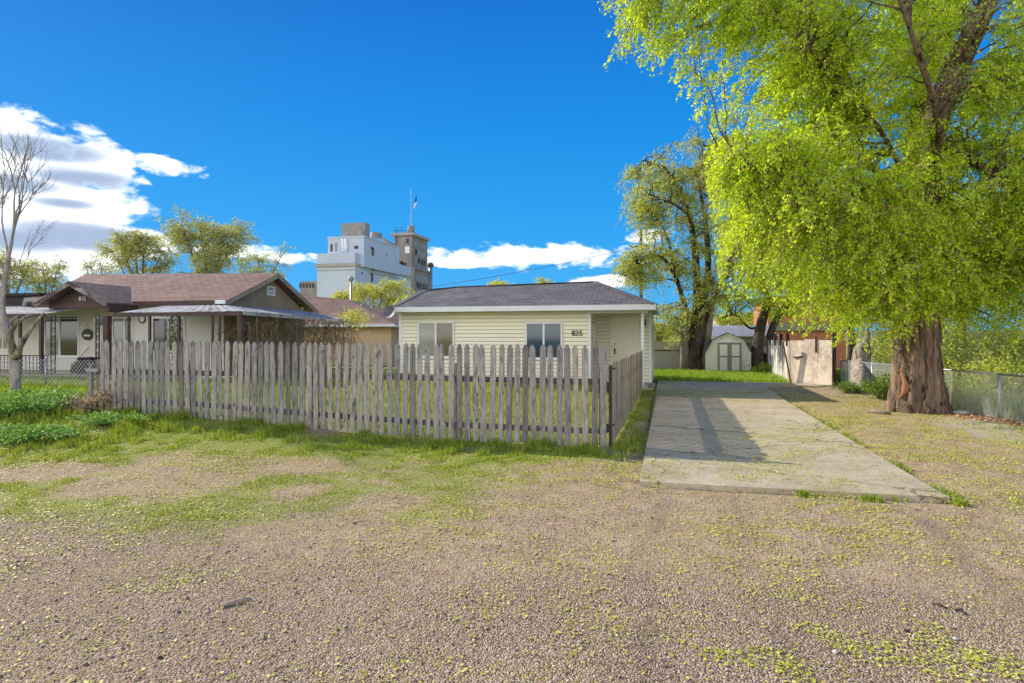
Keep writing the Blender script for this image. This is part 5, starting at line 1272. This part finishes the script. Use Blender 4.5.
# pale dead stump
s0_ = G(862, 392); DS = 18.9
stp = thing('dead_stump', tuple(s0_), 'pale broken dead stump with a spiked top in front of the wire fence', 'stump')
MB().tube(catmull([s0_ - Vector((0, 0, .1)), s0_ + Vector((0, 0, .25)), Vector(C(861, 365, DS)), Vector(C(863, 350, DS)), Vector(C(866, 341, DS))], 7), list(np.interp(np.arange(29), [0, 4, 9, 15, 20, 24, 28], [.44, .31, .26, .26, .24, .19, .08])), 28, rf=ridged(9, .10, 4)).build('trunk', 'barkpale', stp, True)
MB().tube([Vector(C(866, 344, DS)), Vector(C(867, 335, DS)), Vector(C(868, 326, DS))], [.12, .07, .012], 8).build('broken_spike', 'barkpale', stp, True)
MB().tube([s0_ + Vector((-.1, -.2, .1)), s0_ + Vector((-.5, -.35, .02))], [.16, .05], 8).build('root', 'barkdark', stp, True)
MB().tube([s0_ + Vector((.2, -.05, .1)), s0_ + Vector((.65, .0, .0))], [.18, .05], 8).build('root', 'barkdark', stp, True)

# bare tree at left
bt0 = G(16, 393); BD = -bt0.x * sn + bt0.y * cs
bare = thing('bare_tree', tuple(bt0), 'leafless forked tree with pruned pale stubs at the left edge', 'tree')
MB().tube(catmull([bt0 - Vector((0, 0, .15)), Vector(C(15, 370, BD)), Vector(C(13, 352, BD)), Vector(C(6, 330, BD)), Vector(C(2, 305, BD)), Vector(C(6, 270, BD)), Vector(C(12, 240, BD))], 4), list(np.interp(np.arange(25), [0, 6, 12, 18, 24], [.115, .10, .08, .055, .035])), 12, rf=ridged(3, .05, 5)).build('trunk', 'barkbare', bare, True)
for pl, r0, r1 in (([C(14, 354, BD), C(10, 335, BD - .3), C(18, 322, BD - .4), C(32, 314, BD - .5)], .09, .02), ([C(16, 354, BD), C(24, 340, BD - .2), C(34, 325, BD - .2), C(44, 313, BD - .2)], .07, .02), ([C(10, 335, BD - .3), C(11, 322, BD - .3), C(19, 315, BD - .3)], .05, .02), ([C(16, 357, BD - .1), C(20, 348, BD - .3), C(20, 338, BD - .4)], .09, .035)):
    MB().tube(catmull(pl, 4), [r0 + (r1 - r0) * i_ / (len(pl) * 4 - 4) for i_ in range(len(pl) * 4 - 3)], 8).build('pruned_stub', 'barkpale', bare, True)
mb = MB(); r_ = random.Random(23)
def grow(p, d, L, R, dep):
    pts = [p]; q = p; dd = d.copy()
    for s_ in range(4):
        dd = (dd + Vector((r_.gauss(0, .10), r_.gauss(0, .10), r_.gauss(.05, .06)))).normalized(); q = q + dd * L / 4; pts.append(q)
    mb.tube(pts, [R * (1 - .12 * i_) for i_ in range(5)], 6 if dep > 2 else 4, False)
    if dep <= 0: return
    for k_ in range(3 if dep > 1 else 3):
        i_ = r_.choice([2, 3, 4, 4]); a = Vector((r_.gauss(0, 1), r_.gauss(0, 1), r_.gauss(0, .5))).normalized()
        grow(pts[i_], (dd + a * .5).normalized(), L * r_.uniform(.6, .8), R * .58, dep - 1)
for s_, e_, L, R in ((C(12, 240, BD), C(16, 200, BD), 1.15, .05), (C(12, 240, BD), C(35, 195, BD), 1.2, .045), (C(6, 275, BD), C(-25, 220, BD), 1.3, .05), (C(5, 285, BD), C(30, 262, BD), .9, .03), (C(8, 258, BD), C(2, 210, BD), 1.3, .045), (C(12, 240, BD), C(26, 190, BD - .8), 1.0, .035)):
    s_ = Vector(s_); grow(s_, (Vector(e_) - s_).normalized(), L, R * .6, 3)
mb.build('branches', 'barkbare', bare, True, uv=False)

# ------------------------------------------------------------------ poles and wires
up = thing('utility_pole', tuple(pxD(641, 340, 60)), 'dark wooden utility pole rising above the older elm', 'utility pole')
p = pxD(641, 229, 60); MB().tube([(p.x, p.y, 0), (p.x, p.y, p.z)], [.17, .13], 10).build('pole', 'pole', up, True)
MB().beam((p.x - 1.0, p.y, p.z - 1.6), (p.x + 1.0, p.y + .2, p.z - 1.6), .1, .12).build('crossarm', 'pole', up)
lp2 = thing('lamp_pole', tuple(pxD(351, 340, 45)), 'grey pole with a small round head above the peach house roof', 'pole')
p = pxD(351, 281, 45); MB().tube([(p.x, p.y, 0), (p.x, p.y, p.z)], .07, 8).build('pole', 'steel', lp2, True)
MB().tube([(p.x, p.y, p.z - .02), (p.x, p.y, p.z + .1), (p.x, p.y, p.z + .26), (p.x, p.y, p.z + .34)], [.1, .2, .18, .04], 10).build('lamp_head', 'millbox', lp2, True)
def wire(a, b, sag, label):
    a = Vector(a); b = Vector(b); pts = [a.lerp(b, t / 16) - Vector((0, 0, sag * 4 * (t / 16) * (1 - t / 16))) for t in range(17)]
    w = MB().tube(pts, .022, 4, False).build('overhead_wire', 'black', uv=False); tag(w, label, 'cable', 'overhead wires behind the grey roof')
pt = pxD(641, 229, 60); wire((pt.x, pt.y, pt.z - 1.55), pxD(340, 297, 75), .6, 'thin overhead wire running from the utility pole down to the left')
wire((pt.x - .6, pt.y, pt.z - 4.2), pxD(470, 294, 75), .4, 'short lower overhead wire left of the utility pole')

# ------------------------------------------------------------------ parked car behind the wire fence
car = thing('parked_car', (11.2, 21.5, float(gz(11, 21))), 'silver hatchback half hidden by bushes behind the wire fence', 'car')
CZ = float(gz(11, 21)); cx, cy = 9.7, 21.0
prof = [(0, .35), (0, .75), (.15, .88), (1.05, .98), (1.75, 1.42), (3.1, 1.45), (3.75, 1.0), (4.1, .92), (4.15, .4), (3.9, .3), (.2, .28)]
MB().prism([(cx + a, cy, CZ + b) for a, b in prof], (0, 1.65, 0)).build('body', 'carpaint', car)
for gpts in ([(1.2, 1.0), (1.8, 1.37), (2.35, 1.38), (2.35, 1.0)], [(2.42, 1.0), (2.42, 1.38), (3.05, 1.39), (3.55, 1.02)]):
    MB().prism([(cx + a, cy - .012, CZ + b) for a, b in gpts], (0, .01, 0)).build('side_window', 'glassdark', car)
MB().add([(cx + 1.08, cy + .12, CZ + 1.015), (cx + 1.08, cy + 1.53, CZ + 1.015), (cx + 1.71, cy + 1.45, CZ + 1.42), (cx + 1.71, cy + .2, CZ + 1.42)], [(0, 1, 2, 3)]).build('windscreen', 'glassblue', car)
for wx in (.8, 3.3):
    for wy in (-.03, 1.48):
        w = MB().tube([(cx + wx, cy + wy, CZ + .32), (cx + wx, cy + wy + .2, CZ + .32)], .31, 20).build('wheel', 'rubber', car)
        MB().tube([(cx + wx, cy + wy - .012, CZ + .32), (cx + wx, cy + wy + .212, CZ + .32)], .18, 14).build('rim', 'steel', w)
for wy in (.15, 1.3): MB().box((cx - .012, cy + wy, CZ + .62), (cx + .02, cy + wy + .25, CZ + .74)).build('headlight', 'glasscurtain', car)

# ------------------------------------------------------------------ small debris
def stick(label, a, b, r0, r1, mat='woodlight', name='stick'):
    a, b = G(*a), G(*b); a.z = float(surf(a.x, a.y)) + r0; b.z = float(surf(b.x, b.y)) + r1
    m_ = a.lerp(b, .5) + Vector((.01, .02, .006)); o = MB().tube([a, m_, b], [r0, r0, r1], 7).build(name, mat, smooth=True, uv=False); tag(o, label, 'stick')
stick('pale curved piece of bark lying on the gravel at lower left', (221, 607), (252, 600), .012, .006)
stick('brown twig lying on the gravel below the driveway, upper of two', (932, 605), (945, 609), .008, .005, 'rust', 'twig')
stick('short dark twig on the gravel near the seed drift, lower of two', (955, 611), (966, 615), .008, .005, 'barkdark', 'twig')
stick('fallen branch piece beside the foot of the elm', (868, 413), (890, 415), .04, .03, 'barkgrey', 'branch')
def rock(label, p, r, fl=.5, mat='rock'):
    c = G(*p); rr = random.Random(int(p[0])); mb = MB()
    nth = 9; vs = []; fs = []
    for i_ in range(5):
        ph = math.pi * (i_ + .5) / 5
        for j in range(nth):
            t = 2 * math.pi * j / nth; q = r * rr.uniform(.8, 1.15); vs.append((c.x + q * math.sin(ph) * math.cos(t), c.y + q * .8 * math.sin(ph) * math.sin(t), c.z + .2 * r + q * fl * math.cos(ph)))
    for i_ in range(4):
        for j in range(nth): a = i_ * nth + j; b = i_ * nth + (j + 1) % nth; fs.append((b, a, a + nth, b + nth))
    fs.append(tuple(range(nth))); fs.append(tuple(4 * nth + j for j in range(nth - 1, -1, -1)))
    mb.add(vs, fs); tag(mb.build('rock', mat, uv=False), label, 'rock')
rock('flat pale rock lying right of the elm trunk', (962, 414.5), .16, .3)
rock('small white stone near the wire fence post', (987, 421), .05)
rock('small bluish stone on the verge in front of the picket fence', (384, 471), .022, .7)
rock('small white stone on the open gravel in the centre foreground', (533, 562), .014, .7)
rock('small dark stone on the gravel at lower left', (160, 658), .014, .7, 'barkdark')
rock('light stone on the dirt right of the seed drift', (956, 639), .014, .7)
rock('dark stone on the gravel near the seed drift', (907, 631), .014, .7, 'barkdark')

# ------------------------------------------------------------------ far hills
def ridge_mesh(name, mat, y0, x0, x1, f, n=160, depth=900):
    xs = np.linspace(x0, x1, n); h = f(xs); V = []; 
    for i_ in range(n): V += [(xs[i_], y0, -5), (xs[i_], y0 + depth * .5, h[i_]), (xs[i_], y0 + depth, -5)]
    idx = np.arange(n) * 3; Fs = np.concatenate([np.stack([idx[:-1], idx[1:], idx[1:] + 1, idx[:-1] + 1], -1), np.stack([idx[:-1] + 1, idx[1:] + 1, idx[1:] + 2, idx[:-1] + 2], -1)])
    return tag(npmesh(name, np.array(V, float), Fs, mat, smooth=True), kind='structure')
ridge_mesh('hills', 'hill', 2200, -4000, 4000, lambda x: 14 + 22 * fbm(x, x * 0, .0016, 3) + 8 * fbm(x, x * 0, .01, 7))
pm = onY(722, 318, 4000)
ridge_mesh('mountain', 'snow', 3600, pm.x - 900, pm.x + 1500, lambda x: np.maximum(0, (pm.z - CH) * np.exp(-((x - pm.x - 60) / 330) ** 2) * (.8 + .4 * fbm(x, x * 0, .006, 5))))

# ------------------------------------------------------------------ world: sky and clouds
SUN = Vector((-2.58, .86, 1.48)).normalized()
sel = math.asin(SUN.z); saz = math.atan2(SUN.x, SUN.y)
world = bpy.data.worlds.new('World'); scene.world = world; world.use_nodes = True
nt = NT(world.node_tree); nt.N.clear()
out = nt.n('ShaderNodeOutputWorld'); bg = nt.n('ShaderNodeBackground'); nt.l(bg.outputs[0], out.inputs[0]); bg.inputs['Strength'].default_value = .1
sky = nt.n('ShaderNodeTexSky'); sky.sky_type = 'NISHITA'; sky.sun_disc = False; sky.sun_elevation = sel; sky.sun_rotation = saz; sky.ozone_density = 2.5; sky.air_density = 1.0; sky.dust_density = .3
tc = nt.n('ShaderNodeTexCoord'); nrm = nt.n('ShaderNodeVectorMath', operation='NORMALIZE'); nt.l(tc.outputs['Generated'], nrm.inputs[0])
sx = nt.n('ShaderNodeSeparateXYZ'); nt.l(nrm.outputs[0], sx.inputs[0])
az = nt.m('ARCTAN2', sx.outputs[0], sx.outputs[1]); el = nt.m('ARCSINE', sx.outputs[2])
az = nt.m('MULTIPLY', az, 57.2958); el = nt.m('MULTIPLY', el, 57.2958)
grad = nt.ramp(nt.m('DIVIDE', nt.m('MAXIMUM', el, 0), 60), [(0, (.4, 3.4, 7.0)), (.15, (.08, 2.65, 6.6)), (.3, (.0, 1.95, 5.9)), (.45, (.0, 1.3, 4.9)), (1, (.0, .9, 4.2))])
skyc = nt.mix(.94, sky.outputs[0], grad)
cv = nt.n('ShaderNodeCombineXYZ'); nt.l(nt.m('MULTIPLY', az, .035), cv.inputs[0]); nt.l(nt.m('MULTIPLY', el, .075), cv.inputs[1])
nz = noise(nt, cv.outputs[0], 3.2, 9, .6, .3); nz2 = noise(nt, cv.outputs[0], 9, 6, .6, .2)
def azel(px, py):
    a = (px - 512) / F; return math.degrees(math.atan(a) - TH), math.degrees(math.atan((HZ - py) / F / math.sqrt(1 + a * a)))
def blob(px, py, rx, ry, amp=1.0):
    a, e = azel(px, py); a2, _ = azel(px + rx, py); _, e2 = azel(px, py - ry); ra = abs(a2 - a); re = abs(e2 - e)
    dx = nt.m('DIVIDE', nt.m('SUBTRACT', az, a), ra); dy = nt.m('DIVIDE', nt.m('SUBTRACT', el, e), re)
    r2 = nt.m('ADD', nt.m('MULTIPLY', dx, dx), nt.m('MULTIPLY', dy, dy))
    return nt.m('MULTIPLY', nt.m('SUBTRACT', 1, r2), amp)
def cloudset(bl):
    acc = None
    for b in bl:
        v = blob(*b); acc = v if acc is None else nt.m('MAXIMUM', acc, v)
    return nt.m('MAXIMUM', acc, -1.6)
main = cloudset([(20, 160, 105, 54), (50, 205, 110, 45), (95, 165, 45, 30), (20, 250, 120, 40), (100, 240, 90, 22), (-120, 190, 160, 90)])
thin = cloudset([(150, 165, 40, 11, .35), (137, 179, 14, 8, .4), (540, 256, 112, 15), (470, 262, 40, 7), (290, 258, 50, 7), (240, 252, 55, 9), (655, 236, 28, 8), (600, 282, 45, 7), (60, 268, 80, 10)])
f1 = nt.step(nt.m('ADD', nt.m('ADD', main, nt.m('MULTIPLY', nt.m('SUBTRACT', nz, .5), 2.6)), nt.m('MULTIPLY', nt.m('SUBTRACT', nz2, .5), 1.6)), .02, .5)
f2 = nt.step(nt.m('ADD', thin, nt.m('ADD', nt.m('MULTIPLY', nt.m('SUBTRACT', nz2, .5), 4.2), nt.m('MULTIPLY', nt.m('SUBTRACT', nz, .5), 1.5))), .0, .75)
# bright cloud added behind the viewer, out of view, as neutral fill light
back = nt.step(nt.m('ADD', nt.m('MULTIPLY', sx.outputs[1], -1), nt.m('MULTIPLY', nt.m('SUBTRACT', nz, .5), 1.2)), .0, .5)
fillcloud = nt.m('MULTIPLY', nt.m('MULTIPLY', back, nt.m('SUBTRACT', 1, nt.step(sx.outputs[2], .45, .75))), .95)
fac = nt.m('MAXIMUM', nt.m('MAXIMUM', f1, nt.m('MULTIPLY', f2, .93)), fillcloud)
# grey cloud bellies in stretched bands
cv2 = nt.n('ShaderNodeCombineXYZ'); nt.l(nt.m('MULTIPLY', az, .02), cv2.inputs[0]); nt.l(nt.m('MULTIPLY', el, .12), cv2.inputs[1])
nz3 = noise(nt, cv2.outputs[0], 3.0, 5, .5, .3)
bel = cloudset([(50, 150, 80, 16), (85, 178, 70, 14), (80, 237, 100, 18), (20, 185, 60, 12), (20, 240, 80, 17), (60, 203, 50, 8)])
gf = nt.m('MULTIPLY', nt.step(nt.m('ADD', bel, nt.m('MULTIPLY', nt.m('SUBTRACT', nz3, .5), 2.0)), -.1, .9), f1)
wcol = nt.mix(nt.m('MULTIPLY', gf, .9), (10.5, 10.8, 11.5), (2.3, 3.2, 4.8))
wcol = nt.mix(fillcloud, wcol, (16.0, 15.6, 15.2))
nt.l(nt.mix(fac, skyc, wcol), bg.inputs['Color'])
sd_ = bpy.data.lights.new('sun', 'SUN'); sd_.energy = 5.0; sd_.angle = math.radians(.6); sd_.color = (1, .905, .765)
so = bpy.data.objects.new('sun', sd_); COL.objects.link(so); so.rotation_euler = SUN.to_track_quat('Z', 'Y').to_euler(); so.location = (-20, 8, 14)

# ------------------------------------------------------------------ camera and view
cd = bpy.data.cameras.new('camera'); cd.sensor_width = 36; cd.lens = F / 1024 * 36; cd.clip_end = 12000; cd.shift_y = -(341.5 - HZ) / 1024
co = bpy.data.objects.new('camera', cd); COL.objects.link(co); co.location = (0, 0, CH); co.rotation_euler = (math.pi / 2, 0, TH); scene.camera = co
vs_ = scene.view_settings; vs_.view_transform = 'Standard'; vs_.look = 'None'; vs_.gamma = 1; vs_.use_curve_mapping = False; vs_.exposure = .48
scene.cycles.max_bounces = 7; scene.cycles.diffuse_bounces = 4; scene.cycles.transparent_max_bounces = 4
